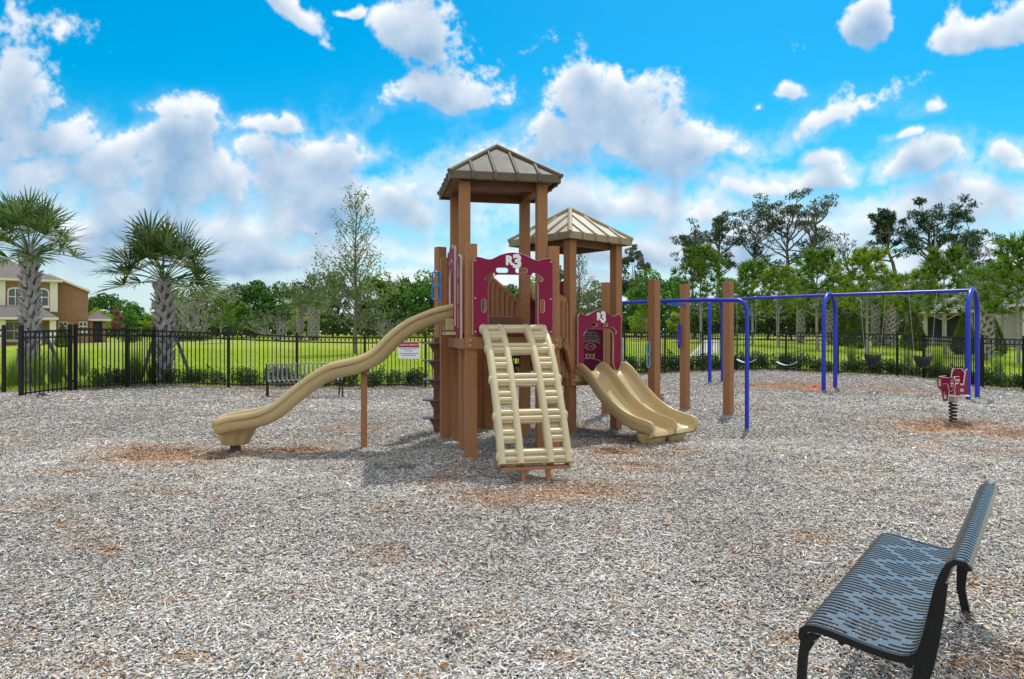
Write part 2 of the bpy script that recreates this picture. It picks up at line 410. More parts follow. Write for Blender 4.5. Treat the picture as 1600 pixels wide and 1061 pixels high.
# small maroon panel with a beige dome beyond the first arch
o4 = L2(-.02,.98,1.0)
pp = sheet('side_panel', panel_outline(.92,1.25,.04), [slot(.5,.4,.3,.06,PI/2)], .02, o4, -W2, Z, [M['maroon'], M['core']], play)
b = MB(); b.lathe(V(0,0,0), [(.005,-.13),(.045,-.08),(.065,.0),(.06,.07),(.03,.12),(.005,.13)], 12, sy=.5)
ob = b.build('talk_dome', M['tan'], pp, off=(0,0,0)); ob.location = at(834,455,9.95)-base(pp)

# ---- roofs
def roof(c, ax, ay, h, z0, ze, za, mr, mp):
    c = Vector((c[0], c[1], 0)); ap = c+Z*za
    cor = [c+ax*(h*i)+ay*(h*j)+Z*ze for i, j in ((-1,-1),(1,-1),(1,1),(-1,1))]
    b = MB()
    for i in range(4):
        p, q = cor[i], cor[(i+1) % 4]; pu, qu, au = p-Z*.03, q-Z*.03, ap-Z*.04
        b.add([p, q, ap, pu, qu, au], [(0,1,2),(4,3,5)])
    rf = b.build('roof', M[mp], play)
    b = MB()
    for i in range(4):
        p, q = cor[i], cor[(i+1) % 4]; out = ((p+q)/2-c); out.z = 0; out.normalize(); al = (q-p).normalized()
        lo = (p+q)/2-Z*((ze-z0)/2)
        b.obox(lo-out*.012, al, out, Z, h-.0, .014, (ze-z0)/2+.012)
    b.build('fascia', M[mr], rf, bevel=.005)
    b = MB()
    for i in range(4):
        p = cor[i]; d = (p-ap).normalized(); b.tube([ap+Z*.012, p+d*.015+Z*.0], .034, 8)
        q = cor[(i+1) % 4]; out = ((p+q)/2-c); out.z = 0; out.normalize(); al = (q-p).normalized()
        for o_ in (-.6,-.2,.2,.6):
            e = (p+q)/2+al*(o_*h)+out*.006
            f = abs(o_); top = c+out*(f*h)+al*(o_*h)+Z*(za+(ze-za)*f)
            b.tube([top+Z*.004, e+Z*.004, e+out*.006-Z*(ze-z0+.004)], [.022,.024,.024], 7)
    b.lathe(ap-Z*.02, [(.05,-.02),(.05,.03),(.02,.05)], 8)
    b.build('rib', M[mr], rf)
    b = MB(); b.obox(c+Z*(z0+.035), ax, ay, Z, h-.05, h-.05, .012)
    for s in (-1,1):
        b.obox(c+ay*(s*.43)+Z*(z0-.03), ax, ay, Z, .44, .018, .05); b.obox(c+ax*(s*.43)+Z*(z0-.03), ay, ax, Z, .40, .018, .05)
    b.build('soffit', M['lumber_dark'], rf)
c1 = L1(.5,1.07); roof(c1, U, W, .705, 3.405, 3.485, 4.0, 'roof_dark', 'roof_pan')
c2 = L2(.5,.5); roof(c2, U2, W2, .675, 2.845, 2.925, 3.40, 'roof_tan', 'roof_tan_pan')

# ---- stair between the towers
A, B_ = L1(1.05,.62), L2(-.03,.02)
def guard(A, B_, za, zb, slats, zlo, wide=.085):
    dirv = (B_-A).normalized(); nrm = dirv.cross(Z)
    b = MB(); b.beam(A+Z*za, B_+Z*zb, .035, .10); b.build('hand_rail', M['lumber'], play, bevel=.004)
    for f in slats:
        c = A.lerp(B_, f); z1 = za+(zb-za)*f-.02; z0 = zlo(f)
        b = MB(); b.obox(c+nrm*.03+Z*((z0+z1)/2), dirv, nrm, Z, wide/2, .016, (z1-z0)/2); b.build('slat', M['lumber'], play, bevel=.003)
guard(A, B_, 2.05, 1.93, (.14,.32,.5,.68,.86), lambda f: 1.02-.22*f)
guard(L1(1.03,1.5), L2(-.03,.98), 2.05, 1.93, (.3,.7), lambda f: 1.02-.22*f)
A2, B2 = V(-.30,10.45,0), V(.13,9.93,0)
guard(V(-.335,10.44,0), V(.19,9.92,0), 2.33, 1.83, (.14,.28,.42,.56,.70,.84), lambda f: 1.45)
for k in range(4):
    t = (k+.5)/4; c = L1(1.03,1.07).lerp(L2(-.05,.5), t)
    b = MB(); dv = (L2(-.05,.5)-L1(1.03,1.07)).normalized(); b.obox(c+Z*(1.40-.13*k), dv, dv.cross(Z), Z, .15, .42, .02); b.build('stair_tread', M['lumber_dark'], play, bevel=.004)
for s in (-1,1):
    dv = (L2(-.05,.5)-L1(1.03,1.07)).normalized(); nn = dv.cross(Z)
    b = MB(); b.beam(L1(1.03,1.07)+nn*(.43*s)+Z*1.34, L2(-.05,.5)+nn*(.43*s)+Z*.82, .04, .18); b.build('stair_stringer', M['lumber'], play, bevel=.004)

# ---- wavy slide
cl0 = L1(-.12,1.02); sd = -U
def dist_at(px):
    o_ = cl0-W*.25; k = (px-800)/F
    t = (o_.x-k*o_.y)/(k*sd.y-sd.x); return t
top = [(716,474.5),(690,478.5),(674,483),(645,494.6),(622,509),(602,526),(582,546),(559,558),(536,563.6),(513,569.4),(490,581),(467,596.7),(444,615.4),(426.5,629.8),(409,639.8),(386,645.6),(357.5,650),(337,655.6)]
path = []
for px, py in top:
    t = max(0, dist_at(px)); d = (cl0-W*.25+sd*t).y; path.append((t, EYE-(py-HZ)/F*d))
path.sort(); pl = spline([(t, z, 0) for t, z in path], 90)
def secw(end):   # section: (across, along normal); top of rim at 0, bed below
    r_ = 1-end
    half = [(0,-.205),(.17,-.205),(.235,-.165),(.243,-.085),(.243,-.074),(.262,-.066),(.270,-.035),(.262,-.008),(.243,.003),(.222,-.006),(.205,-.06),(.17,-.135),(.10,-.165),(0,-.17)]
    return half
half = secw(0); ringpts = [(x, n) for x, n in half]+[(-x, n) for x, n in half[-2:0:-1]]
rings = []
for i, p in enumerate(pl):
    q0, q1 = pl[max(i-1,0)], pl[min(i+1,len(pl)-1)]; tx, tz = q1.x-q0.x, q1.y-q0.y; L = math.hypot(tx, tz); tx /= L; tz /= L
    f = i/(len(pl)-1); wd = 1+.06*max(0, (f-.85)/.15)
    rings.append([cl0+sd*(p.x-tz*n)+Z*(p.y+tx*n)+W*(x*wd) for x, n in ringpts])
# rounded lip
last = rings[-1]; cen = sum(last, V(0,0,0))/len(last)
for k, (e, s_) in enumerate(((.035,.97),(.06,.86),(.075,.66))):
    rings.append([cen+(q-cen)*s_+sd*e-Z*(.012*k) for q in last])
b = MB(); b.rings(rings); sl = b.build('wavy_slide', M['tan'], play, sharp=55)
b = MB()
for s in (-1,):
    b.tube([cl0+sd*(p.x)+Z*(p.y-.074)+W*(.249*s) for p in pl[2:-1]], .004, 5)
b.build('seam', M['footing'], sl)
ec = G(365,706); ec = V(ec.x, ec.y+.06, 0)
b = MB(); rg = []
for z, r_ in ((.085,.135),(.10,.15),(.20,.185),(.30,.235),(.33,.245)):
    rg.append([ec+U*(r_*(1+.13*math.cos(8*th))*1.0*math.cos(th))+W*(r_*(1+.13*math.cos(8*th))*.8*math.sin(th))+Z*z for th in [2*PI*k/48 for k in range(48)]])
b.rings(rg); b.build('slide_foot', M['tan'], sl, sharp=50)
b = MB(); b.obox(ec+Z*.0, U, W, Z, .055, .055, .095); b.build('slide_footing', M['footing'], sl)
sp = G(567.5,702)
b = MB(); b.obox(V(sp.x,sp.y+.05,.50), U, W, Z, .04, .04, .50); b.build('slide_leg', M['lumber'], sl, bevel=.004)
b = MB(); b.obox(V(sp.x,sp.y+.05,1.0), U, W, Z, .07, .16, .015); b.build('slide_bracket', M['lumber_dark'], sl)
b = MB(); b.obox(L1(-.16,1.02,1.60), U, W, Z, .055, .26, .075); b.build('slide_mount', M['tan'], sl, bevel=.01)
b = MB(); b.obox(L1(-.14,1.02,1.485), U, W, Z, .07, .30, .02); b.build('mount_plate', M['core'], sl, bevel=.004)

# ---- double slide
s0 = L2(.5,-.06); sdir = -W2
ctrl = [(0,.925),(.10,.915),(.24,.83),(.45,.63),(.65,.465),(.85,.345),(1.05,.265),(1.25,.222),(1.36,.205),(1.42,.185),(1.45,.145)]
pl = spline([(a, z, 0) for a, z in ctrl], 60)
rings = []
def dsec(rim):
    h = [(0,-.055),(.45,-.055),(.495,-.02),(.500,.05),(.500,.062),(.522,.066),(.532,rim-.03),(.522,rim-.006),(.505,rim),(.487,rim-.008),(.470,rim*.55),(.455,.035),(.425,.004),(.10,.0),(.06,.006),(.035,.04),(.025,rim*.6),(.018,rim*.93),(0,rim*1.02)]
    return h
for i, p in enumerate(pl):
    q0, q1 = pl[max(i-1,0)], pl[min(i+1,60)]; tx, tz = q1.x-q0.x, q1.y-q0.y; L = math.hypot(tx, tz); tx /= L; tz /= L
    f = i/60; rim = .075+.080*float(sstep(0,.12,f)); rim *= 1-.93*float(sstep(.86,.99,f))**1.5
    h = dsec(rim); sec = h+[(-x, n) for x, n in h[-2:0:-1]]
    rings.append([s0+sdir*((p.x-tz*n)*.96)+Z*(p.y+tx*n)+U2*(x*.93) for x, n in sec])
last = rings[-1]; cen = sum(last, V(0,0,0))/len(last)-Z*.01
for e, s_, zs in ((.006,.995,.7),(.009,.985,.3)):
    rings.append([cen+U2*((q-cen).dot(U2))*s_+(q-cen-U2*((q-cen).dot(U2)))*zs-Z*e for q in last])
b = MB(); b.rings(rings); ds = b.build('double_slide', M['tan'], play, sharp=60)
b = MB(); fc = s0+sdir*1.20
for sx in (-.22,.22):
    rg = []
    for z, r_ in ((.02,.155),(.04,.175),(.13,.205),(.165,.215)):
        rg.append([fc+U2*(sx+r_*1.20*(1+.07*math.cos(8*th))*math.cos(th))+sdir*(r_*.72*(1+.07*math.cos(8*th))*math.sin(th))+Z*z for th in [2*PI*k/40 for k in range(40)]])
    b.rings(rg)
b.build('slide_foot', M['tan'], ds, sharp=50)
b = MB(); b.obox(fc-Z*.02, U2, sdir, Z, .20, .06, .09); b.build('slide_footing', M['footing'], ds)
b = MB(); b.obox(s0+sdir*.02+Z*.835, U2, W2, Z, .5, .05, .05); b.build('slide_mount', M['tan'], ds, bevel=.01)

# ---- arched climber
ca = .475
def cprof(t): return -.10-1.20*t
pts = []
for i in range(61):
    th = i/60
    t = th**1.15*1.0
    zz = .17+1.365*(1-t**1.75)
    pts.append((t*1.19, zz))
seg = [0]
for i in range(1,61): seg.append(seg[-1]+math.hypot(pts[i][0]-pts[i-1][0], pts[i][1]-pts[i-1][1]))
TL = seg[-1]
def cat(s):
    s = max(0, min(TL, s)); i = next((k for k in range(60) if seg[k+1] >= s), 59); f = (s-seg[i])/(seg[i+1]-seg[i])
    y = pts[i][0]+(pts[i+1][0]-pts[i][0])*f; z = pts[i][1]+(pts[i+1][1]-pts[i][1])*f
    ty, tz = pts[i+1][0]-pts[i][0], pts[i+1][1]-pts[i][1]; L = math.hypot(ty, tz)
    return L1(ca, -.12-y, z), (-W*ty+Z*tz)/L
climb = None
rx = [-.345,-.155,.155,.345]
for k, x in enumerate(rx):
    rg = []
    for i in range(41):
        p, t = cat(TL*i/40); n = U.cross(t).normalized()
        if n.z < 0 and n.dot(-W) < 0: n = -n
        ww, hh = .041, .062
        rg.append([p+U*(x+ww*math.cos(a)*abs(math.cos(a))**-.35*(1 if abs(math.cos(a)) > .01 else 0))+n*(hh*math.sin(a)) for a in [2*PI*j/14+.001 for j in range(14)]])
    b = MB(); b.rings(rg); ob = b.build('arched_climber' if climb is None else 'side_rail', M['cream'], play if climb is None else climb, sharp=50)
    if climb is None: climb = ob
def rung(s, x0, x1, full):
    p, t = cat(s); n = U.cross(t).normalized()
    if n.z < 0: n = -n
    b = MB()
    for o_ in (-.034,.034):
        b.tube([p+U*x0+t*o_+n*.022, p+U*x1+t*o_+n*.024], .029, 8)
    b.obox(p+U*((x0+x1)/2)+n*.002, U, t, n, (x1-x0)/2, .076, .020)
    b.build('rung', M['cream'], climb, bevel=.0)
ss = [.03+(.955-.03)*i/8 for i in range(9)]
for i, f in enumerate(ss):
    for a, c in ((rx[0]+.03, rx[1]-.03), (rx[2]+.03, rx[3]-.03)): rung(f*TL, a, c, 0)
    if i % 2 == 0: rung(f*TL, rx[1]+.03, rx[2]-.03, 1)
for i in (0,1,2,3,4,6):
    for a, c in ((rx[0]+.02, rx[1]-.02), (rx[2]+.02, rx[3]-.02)):
        b = MB(); rg = []
        for k in range(7):
            p, t = cat(TL*(ss[i]+(ss[i+1]-ss[i])*k/6)); n = U.cross(t).normalized(); n = n if n.z > 0 else -n
            rg.append([p+U*a-n*.02, p+U*c-n*.02, p+U*c-n*.032, p+U*a-n*.032])
        b.rings(rg, smooth=False); b.build('backing_plate', M['cream'], climb)
for x in (rx[0]-.03, rx[3]+.03):
    for i in (0,2,4,6,8):
        b = MB()
        p, t = cat(TL*min(.97, ss[i])); n = U.cross(t).normalized(); sg = 1 if x > 0 else -1
        rg = []
        for e, r_ in ((-.01,.055),(.012,.052),(.024,.035),(.028,.01)):
            rg.append([p+U*(x+sg*e)+t*(r_*math.cos(a))+n*(r_*math.sin(a)-.005) for a in [2*PI*j/12 for j in range(12)]])
        b.rings(rg); b.build('boss', M['cream'], climb, sharp=60)
e, t = cat(TL)
b = MB(); b.obox(e-Z*.035+W*.01, U, W, Z, .36, .05, .014); b.build('foot_plank', M['lumber'], climb, bevel=.003)
for x in (-.13,.13):
    b = MB(); b.obox(V(e.x,e.y,0)+U*x+W*.0+Z*.03, U, W, Z, .022, .022, .11); b.build('foot_leg', M['lumber'], climb)

# ---- spiral of step discs
cc = V(-1.145,10.13,0)
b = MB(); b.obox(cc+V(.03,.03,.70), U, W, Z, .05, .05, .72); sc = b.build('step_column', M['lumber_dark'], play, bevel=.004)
for z in (1.335,1.08,.80,.50,.235):
    b = MB(); ol = arc(0,0,.165,PI*.5,PI*1.5,18)+[(.13,-.165),(.13,.165)]
    b.prism(ol, cc+V(-.02,0,z), U, W, Z, .022); b.build('step_disc', M['step'], sc, bevel=.004)
    b = MB(); b.prism([(-.09,0),(.05,0),(.05,-.20),(-.005,-.15),(-.05,-.07)], cc+V(0,0,z-.012), U, Z, -W, .09); b.build('step_bracket', M['lumber_dark'], sc, bevel=.003)
# blue loop hand grips
def grip(o, ax, h, m, parent, n=2, name='hand_grip', w=.075, r_=.013):
    b = MB()
    for k in range(n):
        z0 = h*k/n; z1 = h*(k+1)/n
        b.tube([o+ax*x+Z*y for x, y in [(w/2*math.copysign(abs(math.cos(a))**.6, math.cos(a)), (z0+z1)/2+(z1-z0)/2*math.copysign(abs(math.sin(a))**.7, math.sin(a))) for a in [2*PI*j/18 for j in range(18)]]], r_, 6, closed=True)
    return b.build(name, M[m], parent)
grip(at(680,468.5,9.75), V(1,.05,0), .40, 'grip', play, w=.085); grip(at(687,468.5,9.62), V(.6,-.8,0).normalized(), .40, 'grip', play, w=.09)
grip(L2(1.09,-.02,.98), U2, .42, 'teal', play, w=.06)

# ================================================================== OVERHEAD BAR CLIMBER
ovh = thing('overhead_bar_climber', 'curved blue overhead bar on brown square posts right of the double slide', 'climbing bar', (2.9,12,0))
for px, d, top in ((1022,10.9,437.5),(1070,13.2,444.5),(1138,12.35,440),(948,12.35,441.5)):
    c = at(px, 519, d); ztop = EYE+(519-top)/F*d
    post(c, ztop, U2, W2, ovh, w=.142)
leg = G(1167,671); zb = EYE-(468.5-519)/F*leg.y
e1 = at(950,474.5,12.45); e1.z = zb+.02
d0 = V(e1.x-leg.x, e1.y-leg.y, 0).normalized()
pts = [V(leg.x,leg.y,-.03), V(leg.x,leg.y,zb-.17)]
for k in range(1,8):
    a = PI/2*k/7; pts.append(V(leg.x,leg.y,zb-.17)+d0*(.17*(1-math.cos(a)))+Z*(.17*math.sin(a)))
mid = at(1110,466,11.2)
pts += [pts[-1].lerp(e1, k/6)+Z*(.02*math.sin(PI*k/6)) for k in range(1,7)]
b = MB(); b.tube(pts, .033, 10); b.build('overhead_bar', M['blue'], ovh)
b = MB(); hb = pts[-1].lerp(pts[9], .5)
for px, d in ((1070,13.1),):
    c = at(px, 519, d); t = .52; q = pts[9].lerp(e1, .42); b.beam(V(q.x,q.y,zb), V(c.x,c.y,zb+.02), .05, .05)
b.build('bar_bracket', M['blue'], ovh)
grip(at(1013,574,10.78), U2, .40, 'teal', ovh, w=.075); grip(at(1061,544,13.15), U2, .47, 'blue', ovh, 1, w=.06, r_=.016)
b = MB(); q = at(1012,612,11.05); b.obox(V(q.x-.05,q.y+.05,.50), U2, W2, Z, .10, .32, .02); b.obox(V(q.x-.02,q.y,.42), U2, W2, Z, .06, .30, .06)
b.build('foot_step', M['lumber'], ovh, bevel=.004)
# ================================================================== SWING SET
sw = thing('swing_set', 'blue tubular two-bay swing frame with arched legs at the back right', 'swing set', on(1200,18.5))
feet = [(G(1109,597.5), G(1129,595.5)), (G(1287,610), G(1305,606)), (G(1512.5,625.7), G(1527,622))]
apx = [(1117,466.5),(1297,459),(1522,451.5)]
tops = []
for (p, q), (ax_, ay_) in zip(feet, apx):
    m = (p+q)/2; d = (q-p); d.z = 0; hw = d.length/2; d.normalize()
    zt = EYE+(519-ay_)/F*m.y; tops.append(V(m.x,m.y,zt))
    r_ = hw; pts = [m+d*(-hw)+Z*(p.z-m.z-.04), m+d*(-hw)+Z*(zt-m.z-r_-.3)]
    for k in range(0,17):
        a = PI-PI*k/16; pts.append(m+d*(r_*math.cos(a))+Z*(zt-m.z-r_+r_*math.sin(a)))
    pts += [m+d*(r_)+Z*(zt-m.z-r_-.3), m+d*hw+Z*(q.z-m.z-.04)]
    b = MB(); b.tube(pts, .055, 10); b.build('leg_arch', M['blue'], sw)
b = MB(); dz = Z*.035
b.tube([tops[0]-dz, tops[1]-dz, tops[2]-dz], .042, 10); b.build('top_beam', M['blue'], sw)
def beam_at(px):
    for i in (0,1):
        a, c = tops[i], tops[i+1]
        for k in range(201):
            p = a.lerp(c, k/200)
            if 800+p.x/p.y*F >= px: return p-dz
    return tops[2]-dz
bd = (tops[2]-tops[0]).normalized(); bd.z = 0; bd.normalize(); bn = bd.cross(Z)
def chain(b, p, q):
    n = int((q-p).length/.045)
    for k in range(n):
        a = p.lerp(q, k/n); c = p.lerp(q, (k+1.25)/n); b.tube([a, c], .0035 if k % 2 else .005, 5)
def bucket(px, py, label):
    c0 = beam_at(px); zz = EYE-(py-HZ)/F*c0.y
    t = thing('toddler_swing', label, 'swing', V(c0.x,c0.y,zz-.12), 'toddler bucket swings on the blue frame')
    c = V(c0.x,c0.y,zz); b = MB()
    n = 20; outer = []; rg = []
    for z, f in ((.10,1.0),(.08,1.06),(-.0,1.0),(-.10,.80),(-.15,.62),(-.15,.5),(-.05,.72),(.08,.90)):
        rg.append([c+bd*(.19*f*math.cos(2*PI*k/n))+bn*(.17*f*math.sin(2*PI*k/n))+Z*(z+(.025*math.cos(4*PI*k/n) if z > 0 else 0)) for k in range(n)])
    b.rings(rg, cap=False); b.obox(c-Z*.17, bd, bn, Z, .05, .12, .012)
    b.tube([c+bd*.1-Z*.12+bn*.1, c-Z*.19+bd*.02, c-bd*.1-Z*.12+bn*.1], .02, 6); b.tube([c+bd*.1-Z*.12-bn*.1, c-Z*.19, c-bd*.1-Z*.12-bn*.1], .02, 6)
    b.build('bucket', M['rubber'], t)
    for s in (-1,1):
        b = MB(); chain(b, c0+bd*(s*.30), c+bd*(s*.20)+Z*.30)
        for e in (-1,1): chain(b, c+bd*(s*.20)+Z*.30, c+bd*(s*.17)+bn*(e*.10)+Z*.10)
        b.build('chain', M['steel'], t)
bucket(1363,560,'black toddler bucket swing nearer to the middle blue arch'); bucket(1441,563,'black toddler bucket swing nearer to the spring rider')
def belt(px, py, label):
    c0 = beam_at(px); zz = EYE-(py-HZ)/F*c0.y
    t = thing('belt_swing', label, 'swing', V(c0.x,c0.y,zz), 'pale belt swings on the blue frame')
    c = V(c0.x,c0.y,zz); b = MB(); rg = []
    for k in range(13):
        x = -.27+.54*k/12; z = .09*(x/.27)**2
        rg.append([c+bd*x+bn*y+Z*(z+e) for y, e in ((-.08,0),(.08,0),(.08,.014),(-.08,.014))])
    b.rings(rg); b.build('belt_seat', M['belt'], t)
    for s in (-1,1):
        b = MB(); chain(b, c0+bd*(s*.29), c+bd*(s*.27)+Z*.10); b.build('chain', M['steel'], t)
belt(1166,567,'pale belt swing half hidden by the thin blue bar leg'); belt(1229,571,'pale belt swing hanging clear in the left swing bay')

# ================================================================== SPRING RIDER
rc = G(1489,658)
rd = thing('spring_rider', 'maroon spring rider with white edged panels on a black coil spring', 'spring rider', rc)
rd.scale = (.72,.72,.97)
ra = V(-.86,-.51,0).normalized(); rs = ra.cross(Z)        # faces left and towards the viewer
def RC(f, s, z): return rc+ra*f+rs*s+Z*z
b = MB(); b.tube([RC(.078*math.cos(2*PI*t/16), .078*math.sin(2*PI*t/16), -.06+.40*t/106) for t in range(107)], .0155, 7); b.build('coil_spring', M['rubber'], rd)
b = MB(); b.obox(RC(0,0,.385), ra, rs, Z, .085, .085, .045); b.build('spring_clamp', M['steel'], rd, bevel=.006)
b = MB(); b.obox(RC(-.06,0,.445), ra, rs, Z, .30, .17, .013); b.build('base_board', M['core'], rd, bevel=.004)
b = MB(); b.obox(RC(-.02,0,.455), ra, rs, Z, .05, .34, .012); b.build('foot_rest', M['white'], rd, bevel=.004)
side = [(-.34,0),(.20,0),(.22,.10),(.27,.14),(.27,.30),(.22,.33),(.02,.33),(-.02,.18),(-.17,.18),(-.22,.34),(-.27,.44),(-.34,.45),(-.36,.40)]
for s in (-1,1):
    pn_ = sheet('side_panel', side, [slot(.14,.24,.15,.07,0), slot(-.08,.09,.16,.05,0)], .02, RC(0,s*.145,.455), ra, Z, [M['maroon'], M['core']], rd, .004)
sheet('front_panel', [(-.19,.05),(-.10,-.02),(.10,-.02),(.19,.05),(.21,.17),(.16,.24),(.05,.22),(-.05,.22),(-.16,.24),(-.21,.17)], [slot(-.135,.13,.13,.06,PI/2), slot(.135,.13,.13,.06,PI/2)], .02, RC(.29,0,.545), rs, Z, [M['maroon'], M['core']], rd, .004)
sheet('front_panel', [(-.055,-.20),(.055,-.20),(.085,-.02),(.05,.10),(-.05,.10),(-.085,-.02)], [slot(0,-.10,.12,.05,PI/2)], .02, RC(.325,0,.56), rs, Z, [M['maroon'], M['core']], rd, .004)
sheet('back_panel', [(-.15,0),(.15,0),(.13,.22),(.06,.29),(-.06,.29),(-.13,.22)], [], .02, RC(-.27,0,.62), rs, Z, [M['maroon'], M['core']], rd, .004)
b = MB(); b.obox(RC(-.10,0,.64), ra, rs, Z, .13, .135, .014); b.build('seat', M['core'], rd, bevel=.005)
b = MB(); b.tube([RC(.20,-.24,.72), RC(.20,.24,.72)], .016, 8); b.build('handle_bar', M['core'], rd)

# ================================================================== BENCHES
PROF = [(.045,.345),(.012,.360),(.000,.392),(.012,.424),(.050,.440),(.12,.436),(.22,.420),(.33,.408),(.395,.412),(.43,.440),(.452,.51),(.472,.61),(.488,.69),(.505,.75),(.528,.797),(.556,.818),(.585,.813),(.600,.79)]
def bench(label, loc, rz, Lb, pitch=.039, gap=.44, diamonds=True):
    t = thing('park_bench', label, 'bench', loc, None, rz)
    sp = spline([(a, z, 0) for a, z in PROF], 120)
    cum = [0]
    for i in range(1,121): cum.append(cum[-1]+(sp[i]-sp[i-1]).length)
    tot = cum[-1]; NS = 96
    pr = []
    for k in range(NS+1):
        s = tot*k/NS; i = next((j for j in range(120) if cum[j+1] >= s-1e-9), 119); f = (s-cum[i])/(cum[i+1]-cum[i]); pr.append(sp[i].lerp(sp[i+1], f))
    # seat along +x (length), depth +y
    npit = int(round(Lb/pitch)); pit = (Lb-.05)/npit
    xs = [-Lb/2, -Lb/2+.025]
    for i in range(npit): xs += [xs[1]+pit*i+pit*gap, xs[1]+pit*(i+1)]
    xs.append(Lb/2)
    seat0, seat1 = .10, .555; bk0, bk1 = .60, .955
    faces = []; nk = NS+1
    def solid(ci, k):
        if ci == 0 or ci == len(xs)-2: return True
        if ci % 2 == 1: return True                       # bar
        q = (k+.5)/NS; i = ci//2
        if q < .015 or q > .975: return True
        if .560 < q < .580: return i % 2 == 0
        if q < seat1 and diamonds:
            u_ = (q-seat0)/(seat1-seat0)
            if u_ < .05 or u_ > .97: return u_ < -.05 and False
            tri = abs(((i+1)/8.0) % 2-1)*2-1
            z1, z2 = .50+.31*tri, .50-.31*tri
            return abs(u_-z1) < .05 or abs(u_-z2) < .05
        return False
    used = {}; vs = []; fs = []
    def vid(a, k):
        if (a, k) not in used: used[(a, k)] = len(vs); vs.append((xs[a], pr[k].x, pr[k].y))
        return used[(a, k)]
    for ci in range(len(xs)-1):
        for k in range(NS):
            if solid(ci, k): fs.append((vid(ci,k), vid(ci+1,k), vid(ci+1,k+1), vid(ci,k+1)))
    b = MB(); b.add(vs, fs, 0, False)
    s_ = b.build('slotted_seat_and_back', M['benchtop'], t, off=(0,0,0), sharp=0)
    so = s_.modifiers.new('Solidify', 'SOLIDIFY'); so.thickness = .007; so.offset = 0
    for sx in (-1,1):
        x = sx*(Lb/2-.0)
        def P(a, z): return V(x, a, z)
        rg = []
        for k in range(0, NS+1, 3):
            k0, k1 = max(k-1,0), min(k+1,NS); tx, tz = pr[k1].x-pr[k0].x, pr[k1].y-pr[k0].y; L = math.hypot(tx, tz); nx, nz = tz/L, -tx/L
            th = .022 if pr[k].y < .78 else .014
            c = pr[k]; rg.append([V(x-.013*1,c.x,c.y)+V(0,nx,nz)*-.006, V(x+.013,c.x,c.y)+V(0,nx,nz)*-.006, V(x+.013,c.x,c.y)+V(0,nx,nz)*th, V(x-.013,c.x,c.y)+V(0,nx,nz)*th])
        b = MB(); b.rings(rg); fr = b.build('end_frame', M['black'], t, off=(0,0,0), sharp=30)
        b = MB(); rg = []
        for a, z, w in ((.06,.405,.022),(.026,.375,.020),(.012,.30,.017),(.006,.20,.017),(-.010,.09,.018),(-.040,-.04,.020)):
            rg.append([V(x-.016,a-w,z), V(x+.016,a-w,z), V(x+.016,a+w,z), V(x-.016,a+w,z)])
        b.rings(rg); b.build('leg', M['black'], t, off=(0,0,0), sharp=35)
        b = MB(); rg = []
        for a, z, w in ((.518,.72,.010),(.503,.62,.016),(.480,.50,.022),(.452,.40,.032),(.435,.31,.026),(.43,.20,.021),(.45,.09,.020),(.50,-.04,.020)):
            rg.append([V(x-.016,a-w,z), V(x+.016,a-w,z), V(x+.016,a+w,z), V(x-.016,a+w,z)])
        b.rings(rg); b.build('leg', M['black'], t, off=(0,0,0), sharp=35)
    b = MB(); b.tube([V(-Lb/2,.40,.385), V(Lb/2,.40,.385)], .016, 8); b.tube([V(-Lb/2,.16,.40), V(Lb/2,.16,.40)], .012, 8); b.build('cross_tube', M['black'], t, off=(0,0,0))
    return t
# near bench: front edge from (1.033,2.45) along (.615,.789); depth towards (.789,-.615)
c = V(1.215,2.88,-.165)+V(.618,.786,0)*.82
NB = bench('black slotted metal bench with curled back at the lower right, glinting in the sun', c, math.atan2(.786,.618)+PI, 1.64)
fa, fb = G(419,622), G(535,621)
fc_ = (fa+fb)/2; bench('distant black slotted bench beside the fence behind the wavy slide', fc_, math.atan2((fb-fa).y, (fb-fa).x), (fb-fa).length, .11, .42, False)

# ================================================================== FENCE, GATE, SIGN
def fpt(px):
    d = float(np.interp(px, FPX, FD)); x = (px-800)/F*d; return V(x, d, float(np.interp(px, FPX, FZ)))
def fpanel(b, p, q, ring=True, h=1.5):
    d = q-p; L = d.length; n = max(2, int(round(L/.112))); hz = V(d.x,d.y,0).normalized(); nn = hz.cross(Z)
    for z, t in ((h-.02,.036),(h-.17,.032),(.10,.032)): b.beam(p+Z*z, q+Z*z, .026, t)
    for k in range(1, n):
        c = p.lerp(q, k/n); b.obox(c+Z*(h/2+.01), hz, nn, Z, .0105, .0105, h/2-.03)
    if ring:
        for k in range(n):
            c = p.lerp(q, (k+.5)/n)+Z*(h-.095); b.tube([c+hz*(.046*math.cos(2*PI*j/10))+Z*(.052*math.sin(2*PI*j/10)) for j in range(10)], .007, 4, closed=True)
def fpost(p, w=.064, h=1.56, parent=None):
    b = MB(); b.box(p+Z*(h/2-.02), (w,w,h+.04)); b.box(p+Z*(h+.012), (w+.014,w+.014,.02)); b.box(p+Z*(h+.032), (w*.6,w*.6,.02))
    b.build('post', M['black'], parent)
def fence(label, pxs, gates=()):
    pts = [fpt(p) for p in pxs]
    t = thing('metal_fence', label, 'fence', pts[len(pts)//2])
    for p in pts: fpost(p, parent=t)
    for p, q in zip(pts[:-1], pts[1:]):
        b = MB(); fpanel(b, p, q); b.build('panel', M['black'], t)
    return t
fence('black metal picket fence run at the far left edge beside the gate', [-420,-290,-160,-70,6])
g0, g1 = fpt(118), G(33,621); g1 = V(g1.x,g1.y,.06)
fence('long black metal picket fence with ring-topped panels round the play area', [118,198,241,357,464,570,665,760,868,976,1039,1098,1152,1228,1309,1402,1443,1535,1600,1720,1900])
